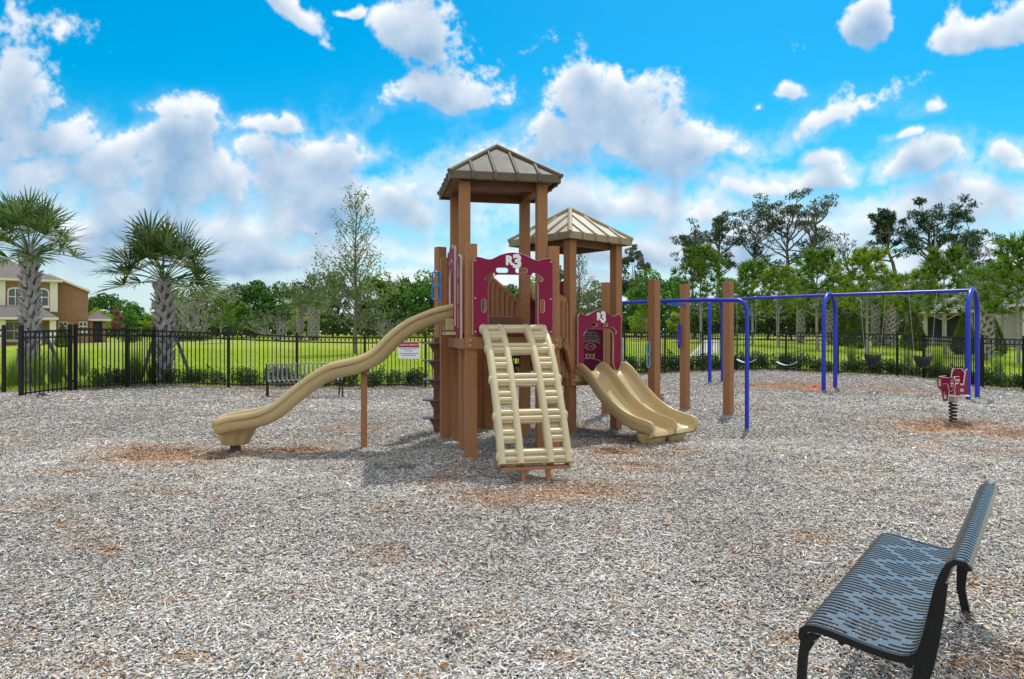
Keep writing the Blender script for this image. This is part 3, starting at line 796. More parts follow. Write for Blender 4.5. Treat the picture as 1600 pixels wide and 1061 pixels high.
dv = (g1-g0).normalized(); gt = thing('metal_gate', 'black metal picket gate standing slightly open beside the left palm', 'gate', g0+dv*.12)
b = MB(); fpanel(b, g0+dv*.16, g1, h=1.47); b.build('panel', M['black'], gt)
for c in (g0+dv*.15, g1): fpost(c+Z*.03, .075, 1.52, gt)
b = MB()
for z in (.25,1.28): b.beam(g0+Z*z, g0+dv*.2+Z*z, .05, .06)
b.build('hinge', M['black'], gt)
sg = fpt(639); d0_ = (fpt(665)-fpt(570)); d0_.z = 0; d0_.normalize(); sn = d0_.cross(Z)
so_ = sg+sn*.03; so_.z = EYE-(547-HZ)/F*so_.y
st = thing('rules_sign', 'white notice with a red header hung on the fence beside the step discs', 'sign', so_)
def rrect(w, h, r_): return arc(w/2-r_,h/2-r_,r_,0,PI/2,5)+arc(-w/2+r_,h/2-r_,r_,PI/2,PI,5)+arc(-w/2+r_,-h/2+r_,r_,PI,1.5*PI,5)+arc(w/2-r_,-h/2+r_,r_,1.5*PI,2*PI,5)
b = MB(); b.prism(rrect(.62,.50,.04), so_, d0_, Z, sn, .008); b.build('board', M['white'], st)
b = MB(); b.prism([(-.30,.075),(.30,.075),(.30,.20),(.27,.235),(-.27,.235),(-.30,.20)], so_+sn*.006, d0_, Z, sn, .004); hd = b.build('header', M['signred'], st)
text('lettering', 'HOURS OF OPERATION', .062, so_+sn*.010+Z*.15, d0_, Z, M['white'], hd, .001, .001)
b = MB()
for y, x0, x1 in ((.035,-.25,.26),(-.025,-.10,.10),(-.10,-.27,.27),(-.155,-.20,.20)):
    x = x0
    while x < x1-.02:
        w = rnd.uniform(.03,.075); b.obox(so_+sn*.006+d0_*(x+min(w,x1-x)/2)+Z*y, d0_, Z, sn, min(w,x1-x)/2, .012, .001); x += w+.014
b.build('print_lines', M['print'], st)
# dropped orange cloth, dark tarpaulin scrap
def lump(name, label, cat_, c, rx_, ry_, h, m, s):
    r_ = random.Random(s); n = 22; b = MB(); rg = []
    ph = [r_.uniform(0,6) for _ in range(4)]
    for k in range(6):
        f = k/5; rr_ = (1-f**1.6)+.02
        rg.append([V(c.x,c.y,c.z)+V(rx_*rr_*(1+.22*math.sin(3*th+ph[0])+.12*math.sin(7*th+ph[1]+f))*math.cos(th), ry_*rr_*(1+.2*math.sin(4*th+ph[2]))*math.sin(th), h*f*(1+.5*math.sin(2*th+ph[3]+3*f))) for th in [2*PI*j/n for j in range(n)]])
    b.rings(rg); o = b.build(name, M[m], None, loc=c, sharp=25); return tag(o, label, cat_)
lump('orange_cloth', 'crumpled orange cloth lying at the foot of the middle blue swing arch', 'cloth', G(1274,608.5), .22, .13, .075, 'orange', 4)
lump('tarpaulin_scrap', 'dark grey crumpled scrap on the mulch by the gate', 'scrap', G(67,621), .17, .12, .07, 'rag', 9)
# ================================================================== FOLIAGE HELPERS
def unit(n, rg=nrg):
    a = rg.normal(size=(n,3)); return a/np.linalg.norm(a, axis=1, keepdims=True)
def leaves(cen, size, up=.25, asp=.55, rg=nrg, dirs=None):
    """rhombic leaf faces at points cen (n,3)"""
    n = len(cen); s = size*rg.uniform(.6, 1.4, (n,1))
    d = unit(n, rg) if dirs is None else dirs+unit(n, rg)*.5
    d[:,2] += -.15 if dirs is None else 0; d /= np.linalg.norm(d, axis=1, keepdims=True)
    nn = unit(n, rg); nn[:,2] += up*3; sd = np.cross(d, nn); sd /= np.linalg.norm(sd, axis=1, keepdims=True)+1e-9
    p = np.asarray(cen, float)
    return np.stack([p-d*s*.5, p+sd*s*asp*.5, p+d*s*.5, p-sd*s*asp*.5], 1)
def needles(c, n, L, w, rg=nrg, updir=None, spread=1.):
    d = unit(n, rg)
    if updir is not None: d = d*spread+np.array(updir)
    d /= np.linalg.norm(d, axis=1, keepdims=True)
    l = L*rg.uniform(.7,1.15,(n,1)); sd = np.cross(d, unit(n, rg)); sd /= np.linalg.norm(sd, axis=1, keepdims=True)+1e-9
    p = np.asarray(c, float)+d*L*.05
    return np.stack([p-sd*w*.5, p+sd*w*.5, p+d*l+sd*w*.15, p+d*l-sd*w*.15], 1)
def ballpts(n, r_, rg=nrg, shell=.55):
    u = unit(n, rg); return u*(rg.uniform(shell**3, 1, (n,1))**(1/3))*np.array(r_)
def crown(H, wid, z0, nclump, nleaf, leaf, s, top=.5, holes=.0, cl=(.16,.30)):
    """clumped crown: list of leaf quads; uneven ellipsoid outline"""
    rg = np.random.default_rng(s); out = []; cens = []
    zc = (H+z0)/2; hz = (H-z0)/2
    for i in range(nclump):
        u = unit(1, rg)[0]; r_ = rg.uniform(.35, 1)**.5
        taper = 1-.35*max(0, u[2])*(1-top)
        c = np.array([u[0]*wid/2*.82*r_*taper, u[1]*wid/2*.82*r_*taper, zc+u[2]*hz*.84*r_])
        cr = rg.uniform(*cl)*wid*.62; k = int(nleaf*rg.uniform(.6,1.4))
        pts = ballpts(k, (cr, cr, cr*.72), rg)+c
        pts[:,2] = np.maximum(pts[:,2], z0*.6); out.append(leaves(pts, leaf, .3, .6, rg)); cens.append(c)
    return np.concatenate(out), cens
def limb(b, p, q, r0, r1, s, wob=.08, n=5, seg=6):
    rr = random.Random(s); p = Vector(p); q = Vector(q); L = (q-p).length; pts = []
    for i in range(n+1):
        f = i/n; w = wob*L*math.sin(PI*f); pts.append(p.lerp(q, f)+V(rr.uniform(-1,1)*w, rr.uniform(-1,1)*w, rr.uniform(-.5,.5)*w))
    b.tube(pts, [r0+(r1-r0)*i/n for i in range(n+1)], seg, cap=False); return pts
def tree_obj(name, tb, cq, bark, leaf, extra=None):
    t = thing(name, None, None)
    tb.build('trunk', M[bark], t)
    b = MB(); b.quads(cq); b.build('crown', LF[leaf], t)
    return t
def broad(H, wid, z0, nc, nl, leaf, s, lf, bark='bark', name='broadleaf_tree', top=.5, cl=(.16,.30)):
    q, cens = crown(H, wid, z0, nc, nl, leaf, s, top, cl=cl); b = MB(); r0 = H*.022+.03
    limb(b, (0,0,-.3), (0,0,z0+(H-z0)*.5), r0, r0*.5, s, .03)
    for c in cens[:12]: limb(b, (0,0,z0*.7+(H-z0)*.12), c, r0*.45, r0*.08, s+3, .1)
    return tree_obj(name, b, q, bark, lf)
def twigs(b, p, d, L, r_, depth, rr, tips, nseg=4, spread=.7, up=.15, kids=3, wob=.25, sh=.62):
    pts = [Vector(p)]; d = Vector(d).normalized()
    for i in range(nseg):
        d = (d+V(rr.uniform(-1,1), rr.uniform(-1,1), rr.uniform(-1,1)+up)*wob).normalized(); pts.append(pts[-1]+d*(L/nseg))
    b.tube(pts, [r_*(1-.6*i/nseg) for i in range(nseg+1)], 5 if depth > 1 else 4, cap=False)
    if depth == 0: tips.append((pts[-1].copy(), d.copy())); return
    for k in range(kids):
        i = rr.randint(1 if k else nseg, nseg); e = (d+V(rr.uniform(-1,1), rr.uniform(-1,1), rr.uniform(-.6,1))*spread).normalized()
        twigs(b, pts[i], e, L*sh*rr.uniform(.8,1.2), r_*.5, depth-1, rr, tips, nseg, spread, up, kids, wob, sh)
def oldpine(H, s, dens=1., bare=0., lean=0., wide=1., z_first=.5):
    rr = random.Random(s); rg = np.random.default_rng(s); b = MB(); tips = []
    pts = [V(0,0,-.3)]
    for i in range(1,9): pts.append(V(lean*H*(i/8)**1.5+rr.uniform(-.02,.02)*H, rr.uniform(-.02,.02)*H, H*.88*i/8))
    r0 = .024*H; b.tube(pts, [r0*(1-.75*i/8) for i in range(9)], 8, cap=False)
    for k in range(int(13*wide)):
        f = z_first+(1-z_first)*(k+.5)/int(13*wide); i = min(7, int(f*8)); p = pts[i].lerp(pts[i+1], f*8-i)
        a = rr.uniform(0, 2*PI); L = H*.30*wide*(1.15-.55*abs(f-.72)/.3)*rr.uniform(.7,1.15)
        twigs(b, p, V(math.cos(a), math.sin(a), .25+.5*f), L*.6, r0*.36, 2, rr, tips, 4, .8, .18, 3, .30)
    q = []
    for p, d in tips:
        if rr.random() < bare: continue
        n = int(37*dens); c = np.array(p)
        pt = ballpts(n, (.055*H*wide*.75, .055*H*wide*.75, .024*H), rg, .2)+c
        q.append(leaves(pt, (.026*H+.08), .4, .26, rg))
    return tree_obj('old_pine', b, np.concatenate(q), 'bark', 'pinedark')
def youngpine(H, s, lf='pine', wid=1.):
    rr = random.Random(s); rg = np.random.default_rng(s); b = MB(); q = []
    b.tube([V(0,0,-.3), V(.03*H*rr.uniform(-.5,.5),0,H*.5), V(0,0,H*.97)], [.017*H, .012*H, .004*H], 7, cap=False)
    nw = 8
    for w in range(nw):
        f = .36+.60*w/(nw-1); z = H*f; L = H*.29*wid*(1-.80*((f-.36)/.64)**1.25)+.04*H; kk = rr.randint(4,5); a0 = rr.uniform(0,6)
        for k in range(kk):
            a = a0+2*PI*k/kk+rr.uniform(-.3,.3); l = L*rr.uniform(.65,1.15); e = V(math.cos(a)*l, math.sin(a)*l, l*(.25+.7*f)+rr.uniform(-.05,.12)*l)
            p = V(0,0,z); b.tube([p, p+e*.5+V(0,0,-.05*l), p+e], [.006*H,.004*H,.002*H], 4, cap=False)
            for g in (.6,1.0):
                c = p+e*g; q.append(needles(c, 22 if g < 1 else 40, 0.078*H*(.75+.35*g), .012*H, rg, (e.x*.5/l, e.y*.5/l, .55), .75))
                if g < 1:
                    pr = V(-e.y, e.x, .2*l).normalized()*rr.choice((-1,1))*l*.28; q.append(needles(c+pr+e*.2, 26, .075*H, .011*H, rg, (e.x*.4/l, e.y*.4/l, .6), .75))
    q.append(needles((0,0,H*.93), 60, .10*H, .011*H, rg, (0,0,.9), .7)); q.append(needles((0,0,H*.86), 50, .10*H, .011*H, rg, (0,0,.4), .8))
    return tree_obj('young_pine', b, np.concatenate(q), 'barkpale', lf)
def sparse(H, s, wid, lf='drab', bark='barkpale', low=.12, dens=1.):
    rr = random.Random(s); rg = np.random.default_rng(s); b = MB(); tips = []; q = []
    pts = [V(0,0,-.3)]+[V(rr.uniform(-.008,.008)*H, rr.uniform(-.008,.008)*H, H*.97*i/9) for i in range(1,10)]
    b.tube(pts, [.013*H*(1-.85*i/9) for i in range(10)], 7, cap=False)
    for k in range(58):
        f = low+(.97-low)*(k/57)**.9; i = min(8, int(f*9)); p = pts[i].lerp(pts[i+1], f*9-i); a = k*2.4+rr.uniform(-.4,.4)
        L = wid*.56*(1-.78*f)*rr.uniform(.75,1.2)+.02*H
        tips.clear(); twigs(b, p, V(math.cos(a), math.sin(a), .75+.5*f), L*.75, .0045*H*(1.2-f)+.010, 2, rr, tips, 4, .45, .28, 3, .14, .55)
        m = (15 if f < .45 else 3)*dens
        for t_, d_ in tips:
            n = max(3, int(m)); c = np.array(t_)+rg.normal(size=(n,3))*(.013 if f > .5 else .030)*H
            q.append(leaves(c, .013*H+.03, .2, .5, rg))
    return tree_obj('slender_tree', b, np.concatenate(q), bark, lf)
def shrubby(H, s, wid, lf, bare=.5):
    rr = random.Random(s); rg = np.random.default_rng(s); b = MB(); tips = []; q = []
    for k in range(9):
        a = 2*PI*k/9+rr.uniform(-.3,.3); twigs(b, V(0,0,-.1), V(math.cos(a)*wid/H, math.sin(a)*wid/H, 1.1), H*.50, .016*H, 3, rr, tips, 4, .6, .22, 3, .16, .62)
    for t_, d_ in tips:
        if rr.random() < bare: continue
        q.append(leaves(np.array(t_)+rg.normal(size=(7,3))*.035*H, .035*H, .2, .5, rg))
    return tree_obj('wispy_tree', b, np.concatenate(q), 'barkpale', lf)

# ------------------------------------------------------------------ sabal palm
def frond(Lp, Rf, droop, rr, nseg=30):
    """one costapalmate leaf in local space: grows along +x; returns (stalk tube pts, quads)"""
    sp = []; ang = droop[0]; p = V(0,0,0)
    for i in range(7):
        sp.append(p.copy()); p = p+V(math.cos(ang), 0, math.sin(ang))*(Lp/6); ang += (droop[1]-droop[0])/6
    hub = sp[-1]; q = []; tdir = V(math.cos(ang),0,math.sin(ang)); up = V(-math.sin(ang),0,math.cos(ang)); side = V(0,1,0)
    for k in range(nseg):
        t = (k+.5)/nseg*2-1; a = t*2.25; L = Rf*(1-.22*abs(t)**2)*rr.uniform(.9,1.08)
        fold = .22+.25*abs(t); jj = rr.uniform(-.06,.06)
        d = (tdir*math.cos(a)+side*math.sin(a)+up*(fold+jj)).normalized()
        d = (d+up*(.02)).normalized(); wv = d.cross(up).normalized(); w = Rf*.027
        st = hub+tdir*(Rf*.16*max(0, 1-abs(t)*1.4)); prev = None; rings_ = []
        for j in range(5):
            f = j/4; c = st+d*(L*f)-V(0,0,1)*(L*(.10+.25*rr.random())*f**2.4*(.6+droop[2])); ww = w*(.28+1.0*min(1,f*2.4))*(1-max(0,f-.45)/.55*.96)
            rings_.append((c-wv*ww+up*(.0), c+wv*ww))
        for j in range(4):
            q.append([rings_[j][0], rings_[j][1], rings_[j+1][1], rings_[j+1][0]])
    return sp, q
def sabal(name, H, r0, crownR, s, label, loc, nfr=30, group=None, seg=28, low=-.45):
    rr = random.Random(s); t = thing(name, label, 'palm tree', loc, group)
    lb = Vector(loc)
    b = MB(); b.tube([V(0,0,-.2), V(.02,0,H*.5), V(.0,0,H)], [r0*.86, r0*.80, r0*.78], 12); tr = b.build('trunk', M['boot_core'], t, off=(0,0,0))
    b = MB(); n = int(H/.042)
    for k in range(n):        # criss-cross split boots
        z = H*(k/n); a = k*2.39996; c, s_ = math.cos(a), math.sin(a); out = V(c,s_,0); tg = V(-s_,c,0); lift = .10*rr.uniform(.6,1.3)
        for sg_ in (-1,1):
            h = .26*rr.uniform(.8,1.15); p0 = out*(r0*.80)+V(0,0,z); lean = tg*(sg_*.13)
            w0, w1 = .078, .040
            p1 = p0+lean*.6+V(0,0,h*.6)+out*(r0*.18+lift*.25); p2 = p0+lean*1.1+V(0,0,h)+out*(r0*.24+lift*rr.uniform(.5,1.1))
            rg = []
            for p, w, th in ((p0,w0,.02),(p1,(w0+w1)/2,.018),(p2,w1,.012)):
                rg.append([p-tg*w-out*th, p+tg*w-out*th, p+tg*w*.8+out*th, p-tg*w*.8+out*th])
            b.rings(rg, smooth=False)
    b.build('leaf_boots', M['boot'], t, off=(0,0,0))
    qs = []; pb = MB()
    for k in range(nfr):
        f = (k+.5)/nfr; el = 1.50-1.40*f; a = k*2.39996+rr.uniform(-.2,.2)
        Lp = crownR*.58*rr.uniform(.85,1.1); Rf = crownR*.53*rr.uniform(.88,1.1)
        sp, q = frond(Lp, Rf, (el, el-.25-.30*f, .15*f), rr, seg)
        m = Matrix.Rotation(a, 3, 'Z') @ Matrix.Rotation(rr.uniform(-.35,.35), 3, 'X'); o = V(0,0,H-.02+.12*(1-f))
        pb.tube([m @ p+o for p in sp], [.022,.018,.016,.014,.013,.012,.010], 5, cap=False)
        qs += [[m @ p+o for p in qd] for qd in q]
    cb = MB(); cb.quads(np.array([[tuple(p) for p in qd] for qd in qs], np.float32)); cr = cb.build('crown', LF['palm'], t, off=(0,0,0))
    pb.build('leaf_stalks', M['petiole'], cr, off=(0,0,0))
    return t
def palm_at(px, d, ytop_trunk, r0, cR, s, label, **k):
    p = on(px, d); H = EYE-(ytop_trunk-HZ)/F*d-p.z
    return sabal('sabal_palm', H, r0, cR, s, label, p, **k)
palm_at(47, 18.4, 398, .16, 1.60, 21, 'left sabal palm with shaggy grey trunk behind the open gate', nfr=32, seg=24)
palm_at(256, 19.6, 443, .20, 1.82, 33, 'sabal palm with drooping fan leaves and thick trunk between gate and distant bench', nfr=35, seg=24)
for (px0, py0, d0, px1, py1, d1, lb) in ((22,598,18.0,40,478,18.3,'green timber brace on the left side of the leftmost palm'),(108,572,18.9,62,505,18.5,'green timber brace on the right side of the leftmost palm'),
        (218,592,19.2,243,520,19.45,'green timber brace leaning on the left of the drooping palm'),(303,578,19.9,268,510,19.6,'green timber brace leaning on the right of the drooping palm')):
    p = on(px0, d0); q = at(px1, py1, d1); b = MB(); b.beam(p-Z*.05, q, .045, .09)
    o = b.build('palm_brace', M['brace'], None, loc=p); tag(o, lb, 'brace', 'braces propping the left palms')

# ------------------------------------------------------------------ trees of the wood: one of each kind, then copies
used = set()
def put(src, px, d, ytop, label, Hs, cat='tree', group=None, wx=1., rz=None):
    """stand a tree of native height Hs at pixel column px, depth d, so its top is level with ytop"""
    o = src if src not in used else copy_tree(src); used.add(src)
    p = on(px, d); H = EYE-(ytop-HZ)/F*d-p.z; s = H/Hs
    o.location = p; o.scale = (s*wx, s*wx, s); o.rotation_euler.z = rnd.uniform(0, 6.28) if rz is None else rz
    return tag(o, label, cat, group)
oakA = broad(8, 9, 1.0, 46, 130, .40, 1, 'oak', name='oak_tree', cl=(.15,.24)); oakB = broad(8, 8, .8, 42, 130, .40, 2, 'oak', name='oak_tree', cl=(.15,.25))
grA = broad(8, 6.5, .6, 40, 120, .36, 3, 'green'); grB = broad(8, 7.5, .5, 44, 120, .36, 4, 'green'); grC = broad(8, 5.5, .8, 36, 120, .36, 5, 'green', top=.1)
limA = broad(6, 5.5, .3, 34, 110, .30, 6, 'lime', name='lime_green_tree'); limB = broad(6, 4.5, .4, 30, 110, .30, 7, 'lime', name='lime_green_tree')
oliA = broad(8, 7, .5, 44, 100, .30, 8, 'olive', name='olive_green_tree', cl=(.12,.22)); oliB = broad(9, 6, .6, 44, 95, .28, 9, 'olive', name='olive_green_tree', cl=(.12,.2))
redA = broad(6, 3, .6, 30, 70, .26, 10, 'red', name='reddish_tree', top=0)
draA = broad(10, 6, 3, 46, 75, .26, 11, 'drab', name='airy_tree', cl=(.09,.16), top=.2)
silA = shrubby(6, 12, 5, 'silver', .35); silB = shrubby(4, 13, 4, 'silver', .7)
spA = sparse(10, 14, 5.2, 'olive', 'bark'); spB = sparse(10, 15, 4.4, 'drab', 'bark')
yp = [youngpine(6, 31, 'pine'), youngpine(6, 32, 'pinelime', 1.1), youngpine(6, 33, 'pine', .85), youngpine(6, 34, 'pinelime', .95)]
op = [oldpine(15, 41, 1.25, .05, 0, 1.15, .52), oldpine(15, 42, .5, .72, .10, .9, .62), oldpine(15, 43, 1.2, .12, -.05, 1.35, .45), oldpine(15, 44, 1.35, .05, .06, .85, .62), oldpine(15, 45, 1.25, .12, -.04, 1.15, .5), oldpine(15, 46, .5, .68, .05, 1.05, .5)]
# left wood, from the house to the tower
put(oakA, 166, 92, 453, 'tall green oak rising right behind the brown house', 8, wx=1.)
put(grA, 205, 98, 468, 'rounded green tree behind the reddish tree by the brown house', 8)
put(oakB, 132, 100, 462, 'dark green tree just showing over the porch roof of the brown house', 8)
put(limA, 158, 76, 478, 'bright lime green tree beside the porch of the brown house', 6, wx=.9)
put(redA, 183, 74, 482, 'small reddish brown tree left of the drooping palm', 6)
put(grC, 206, 80, 482, 'blue green tree between the reddish tree and the drooping palm', 8)
put(limB, 234, 76, 488, 'lime green shrubby tree just left of the drooping palm trunk', 6)
put(grB, 262, 88, 458, 'green tree half hidden by the drooping palm trunk', 8)
put(grB, 282, 94, 452, 'green tree right behind the drooping palm crown', 8, wx=.8)
put(silA, 310, 68, 446, 'grey wispy half bare tree right of the drooping palm', 6)
put(yp[0], 345, 58, 462, 'bright young pine standing in front of the grey wispy tree', 6.7, 'pine tree')
put(silB, 285, 66, 488, 'low grey bush at the foot of the drooping palm', 4)
put(oakB, 330, 96, 440, 'olive oak behind the bright young pine', 8)
put(oakA, 396, 84, 432, 'big rounded dark green oak left of the pair of small palms', 8, wx=1.05)
put(oakB, 440, 90, 434, 'rounded oak with a bright top left of the slender bare-topped tree', 8, wx=.95)
put(grC, 378, 70, 470, 'small round green tree before the big dark oak', 8)
put(silB, 432, 64, 486, 'bare grey bush under the big dark oak', 4, wx=1.3)
put(limB, 462, 74, 478, 'lime tree behind the small palms', 6)
put(oliA, 492, 84, 418, 'olive green tree towering over the small palms', 8)
put(oliB, 528, 88, 416, 'olive tree behind the slender bare-topped tree on its left', 9)
put(grA, 585, 86, 420, 'green tree behind the slender bare-topped tree on its right', 8)
put(oakA, 628, 90, 428, 'dark green tree left of the brown tower', 8, wx=.8)
put(grB, 662, 88, 424, 'bright green tree beside the blue hand grips of the tower', 8)
put(oakB, 700, 92, 428, 'green tree hidden behind the tower posts', 8)
put(silB, 600, 70, 492, 'bare grey bush low behind the wavy slide', 4)
put(limA, 655, 76, 488, 'low lime green tree above the rules sign', 6)
put(spA, 556, 40, 306, 'slender upright tree with a nearly bare top behind the distant bench', 10, rz=1.0)
put(grC, 745, 90, 432, 'green tree seen through the tower left of the arch', 8)
put(oakA, 790, 94, 438, 'green tree framed by the maroon arch panel', 8)
put(grA, 838, 90, 430, 'green tree behind the right posts of the tall tower', 8)
put(spB, 905, 56, 386, 'slender sparse tree between the two towers', 10)
put(draA, 868, 72, 400, 'airy grey green tree just right of the tall tower', 10, wx=.7)
put(oliB, 888, 78, 446, 'olive tree filling the gap between the two towers', 9)
put(oliA, 935, 74, 432, 'olive green tree behind the double slide panel', 8, wx=.85)
put(draA, 993, 74, 368, 'tall airy tree right of the tan roof', 10, wx=.75)
put(grA, 972, 76, 430, 'green tree under the tall airy tree', 8)
put(grB, 1020, 70, 420, 'bright green tree behind the first brown bar post', 8)
put(limA, 1002, 62, 482, 'yellow green low tree right of the double slide tower', 6)
put(grC, 1050, 74, 428, 'green tree between the first two bar posts', 8)
put(limB, 1055, 62, 486, 'yellow green low tree behind the second bar post', 6)
# old pines against the sky
put(op[0], 1122, 84, 338, 'flat-topped old pine left of the leaning bare pine', 15, 'pine tree', rz=.4)
put(op[1], 1168, 84, 332, 'leaning old pine with mostly bare branches', 15, 'pine tree', rz=-.4)
put(op[2], 1238, 82, 330, 'broad old pine with twisting limbs behind the swing beam', 15, 'pine tree', rz=.2)
put(op[5], 1272, 86, 314, 'tallest gnarled pine with bare crown twigs', 15, 'pine tree', rz=1.2)
put(op[3], 1398, 84, 323, 'old pine with a compact flat crown above the bucket swings', 15, 'pine tree', rz=2.0)
put(op[4], 1462, 84, 319, 'old pine with wide spreading crown left of the right blue arch', 15, 'pine tree', rz=.0)
put(op[4], 1502, 92, 352, 'shorter old pine tucked behind the wide spreading one', 15, 'pine tree', rz=2.4, wx=.9)
put(op[5], 1330, 92, 376, 'low bare-twigged old pine between the two groups of pines', 15, 'pine tree', rz=3.)
put(op[0], 1082, 92, 372, 'half hidden old pine at the left end of the row', 15, 'pine tree', rz=2.6, wx=.7)
# young pines planted beyond the right fence
YP = [(1096,56,386,0,'dark young pine left of the leaning bare pine'),(1176,50,404,2,'thin young pine right of the third bar post'),(1216,47,416,1,'yellow green young pine left of the middle blue arch'),
      (1277,43,390,0,'dark spire-like young pine just left of the middle blue arch'),(1355,40,388,1,'tall lime young pine with thick trunk behind the left bucket swing'),(1402,48,426,2,'short young pine between the bucket swings'),
      (1476,37,388,0,'big dark young pine in front of the grey roofed house'),(1592,31,372,0,'young pine cut by the right picture edge'),(1140,60,436,3,'young pine between the second and third bar posts'),
      (1245,58,432,3,'small lime young pine behind the swing beam'),(1318,56,428,2,'young pine right of the middle blue arch'),(1382,56,432,3,'pale young pine behind the tall lime pine'),(1440,54,420,3,'lime young pine left of the big dark young pine'),
      (1530,48,420,3,'lime young pine right of the right blue arch'),(1566,44,412,1,'yellow green young pine over the grey roofed house'),(1010,58,470,3,'small young pine behind the first bar post')]
for px, d, yt, k, lb in YP: put(yp[k], px, d, yt, lb, 6.7, 'pine tree', 'young pines beyond the fence')
# wood behind the pines
BACK = [(1075,78,436,grA),(1108,82,432,oakA),(1150,80,430,grB),(1190,78,436,oliA),(1225,84,424,oakB),(1262,80,420,grC),(1296,84,408,oakA),(1335,80,404,grA),(1372,84,414,oakB),(1412,80,416,oliA),(1450,86,404,oakA),(1490,84,408,grB),(1530,80,412,grA),(1568,78,404,oliB),(1605,76,398,grB),(1640,74,400,oakA),(1690,74,404,grA)]
names = ['at the left end of the pine row','behind the flat-topped pine','behind the third bar post','right of the leaning pine','under the broad pine','left of the middle arch','just right of the middle arch','behind the lowest bare pine','over the left bucket swing','between the bucket swings','under the wide spreading pine','behind the big dark young pine','above the right blue arch','above the grey roof','at the right picture edge','just past the right picture edge','beyond the right picture edge']
for (px, d, yt, sc_), nm in zip(BACK, names): put(sc_, px, d, yt+34 if px < 1550 else yt+8, 'dense green tree of the far wood '+nm, 8 if sc_ is not oliB else 9)
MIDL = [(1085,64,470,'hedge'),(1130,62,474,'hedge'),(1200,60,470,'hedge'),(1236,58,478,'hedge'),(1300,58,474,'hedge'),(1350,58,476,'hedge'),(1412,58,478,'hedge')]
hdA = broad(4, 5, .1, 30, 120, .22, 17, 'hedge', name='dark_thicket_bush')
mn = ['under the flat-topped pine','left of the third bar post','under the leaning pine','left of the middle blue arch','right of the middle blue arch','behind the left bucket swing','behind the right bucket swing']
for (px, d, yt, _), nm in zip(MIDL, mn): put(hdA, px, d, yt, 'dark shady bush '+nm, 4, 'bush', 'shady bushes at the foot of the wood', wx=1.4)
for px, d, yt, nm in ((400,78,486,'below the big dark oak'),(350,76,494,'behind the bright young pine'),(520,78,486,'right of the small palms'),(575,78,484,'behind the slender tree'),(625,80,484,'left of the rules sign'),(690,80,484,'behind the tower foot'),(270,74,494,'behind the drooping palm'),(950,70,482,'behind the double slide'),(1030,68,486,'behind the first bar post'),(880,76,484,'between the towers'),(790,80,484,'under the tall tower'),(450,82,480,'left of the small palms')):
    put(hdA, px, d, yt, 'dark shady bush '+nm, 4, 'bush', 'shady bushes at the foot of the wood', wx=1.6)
# the shaded undergrowth that closes the wood near the ground
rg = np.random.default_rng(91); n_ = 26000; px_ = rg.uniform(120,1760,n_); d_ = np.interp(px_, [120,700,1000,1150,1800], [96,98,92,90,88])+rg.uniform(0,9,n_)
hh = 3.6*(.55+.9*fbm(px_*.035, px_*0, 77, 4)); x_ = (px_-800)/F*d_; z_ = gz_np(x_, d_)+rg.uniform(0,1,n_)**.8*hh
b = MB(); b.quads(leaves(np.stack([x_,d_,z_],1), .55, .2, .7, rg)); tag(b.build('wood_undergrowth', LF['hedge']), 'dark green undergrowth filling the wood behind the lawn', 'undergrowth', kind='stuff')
# small palms of the wood edge
for px, d, yt, r_, cR, s, lb in ((469,68,486,.28,2.0,51,'small left palm of the three at the wood edge'),(486,66,482,.28,2.1,52,'middle palm of the three at the wood edge'),(494,67,484,.26,1.9,53,'right palm of the three at the wood edge'),
        (1251,52,476,.24,1.7,54,'palm left of the middle blue arch'),(1391,46,470,.26,1.8,55,'palm between the bucket swings'),(1424,50,474,.24,1.7,56,'palm behind the right bucket swing'),(1541,33,464,.26,1.6,57,'palm before the white wall of the grey roofed house'),(1368,47,478,.2,1.5,58,'palm beside the tall lime pine'),(1297,50,480,.22,1.5,59,'palm seen through the middle blue arch')):
    palm_at(px, d, yt, r_, cR, s, lb, nfr=20, group='small sabal palms at the wood edge', seg=14)
# cone evergreens
def cone(H, w, s):
    rg = np.random.default_rng(s); n = 3200; f = rg.uniform(0,1,n)**1.3; a = rg.uniform(0,2*PI,n); r_ = w/2*np.minimum(1,(1-f)*1.25)**.8*rg.uniform(.72,1.05,n)*np.minimum(1,.55+f*4)
    pts = np.stack([np.cos(a)*r_, np.sin(a)*r_, f*H], 1); d = np.stack([np.cos(a)*.4, np.sin(a)*.4, np.ones(n)], 1)
    b = MB(); b.tube([V(0,0,-.1), V(0,0,H*.7)], [.05,.02], 6); return tree_obj('cone_evergreen', b, leaves(pts, .14, .1, .5, rg, d), 'bark', 'cypress')
cy = cone(2.4, 1.4, 61)
for px, d, yt, lb in ((1337,44,482,'clipped cone evergreen right of the middle blue arch'),(1318,47,490,'smaller cone evergreen beside the clipped one'),(1428,42,484,'cone evergreen behind the right bucket swing'),(1507,38,488,'cone evergreen before the grey roofed house'),(1552,36,494,'cone evergreen behind the palm by the white wall'),(1385,48,486,'cone evergreen beside the palm between the bucket swings'),(97,50,506,'dark cone evergreen in front of the brown house')):
    put(cy, px, d, yt, lb, 2.4, 'shrub', 'cone evergreens')

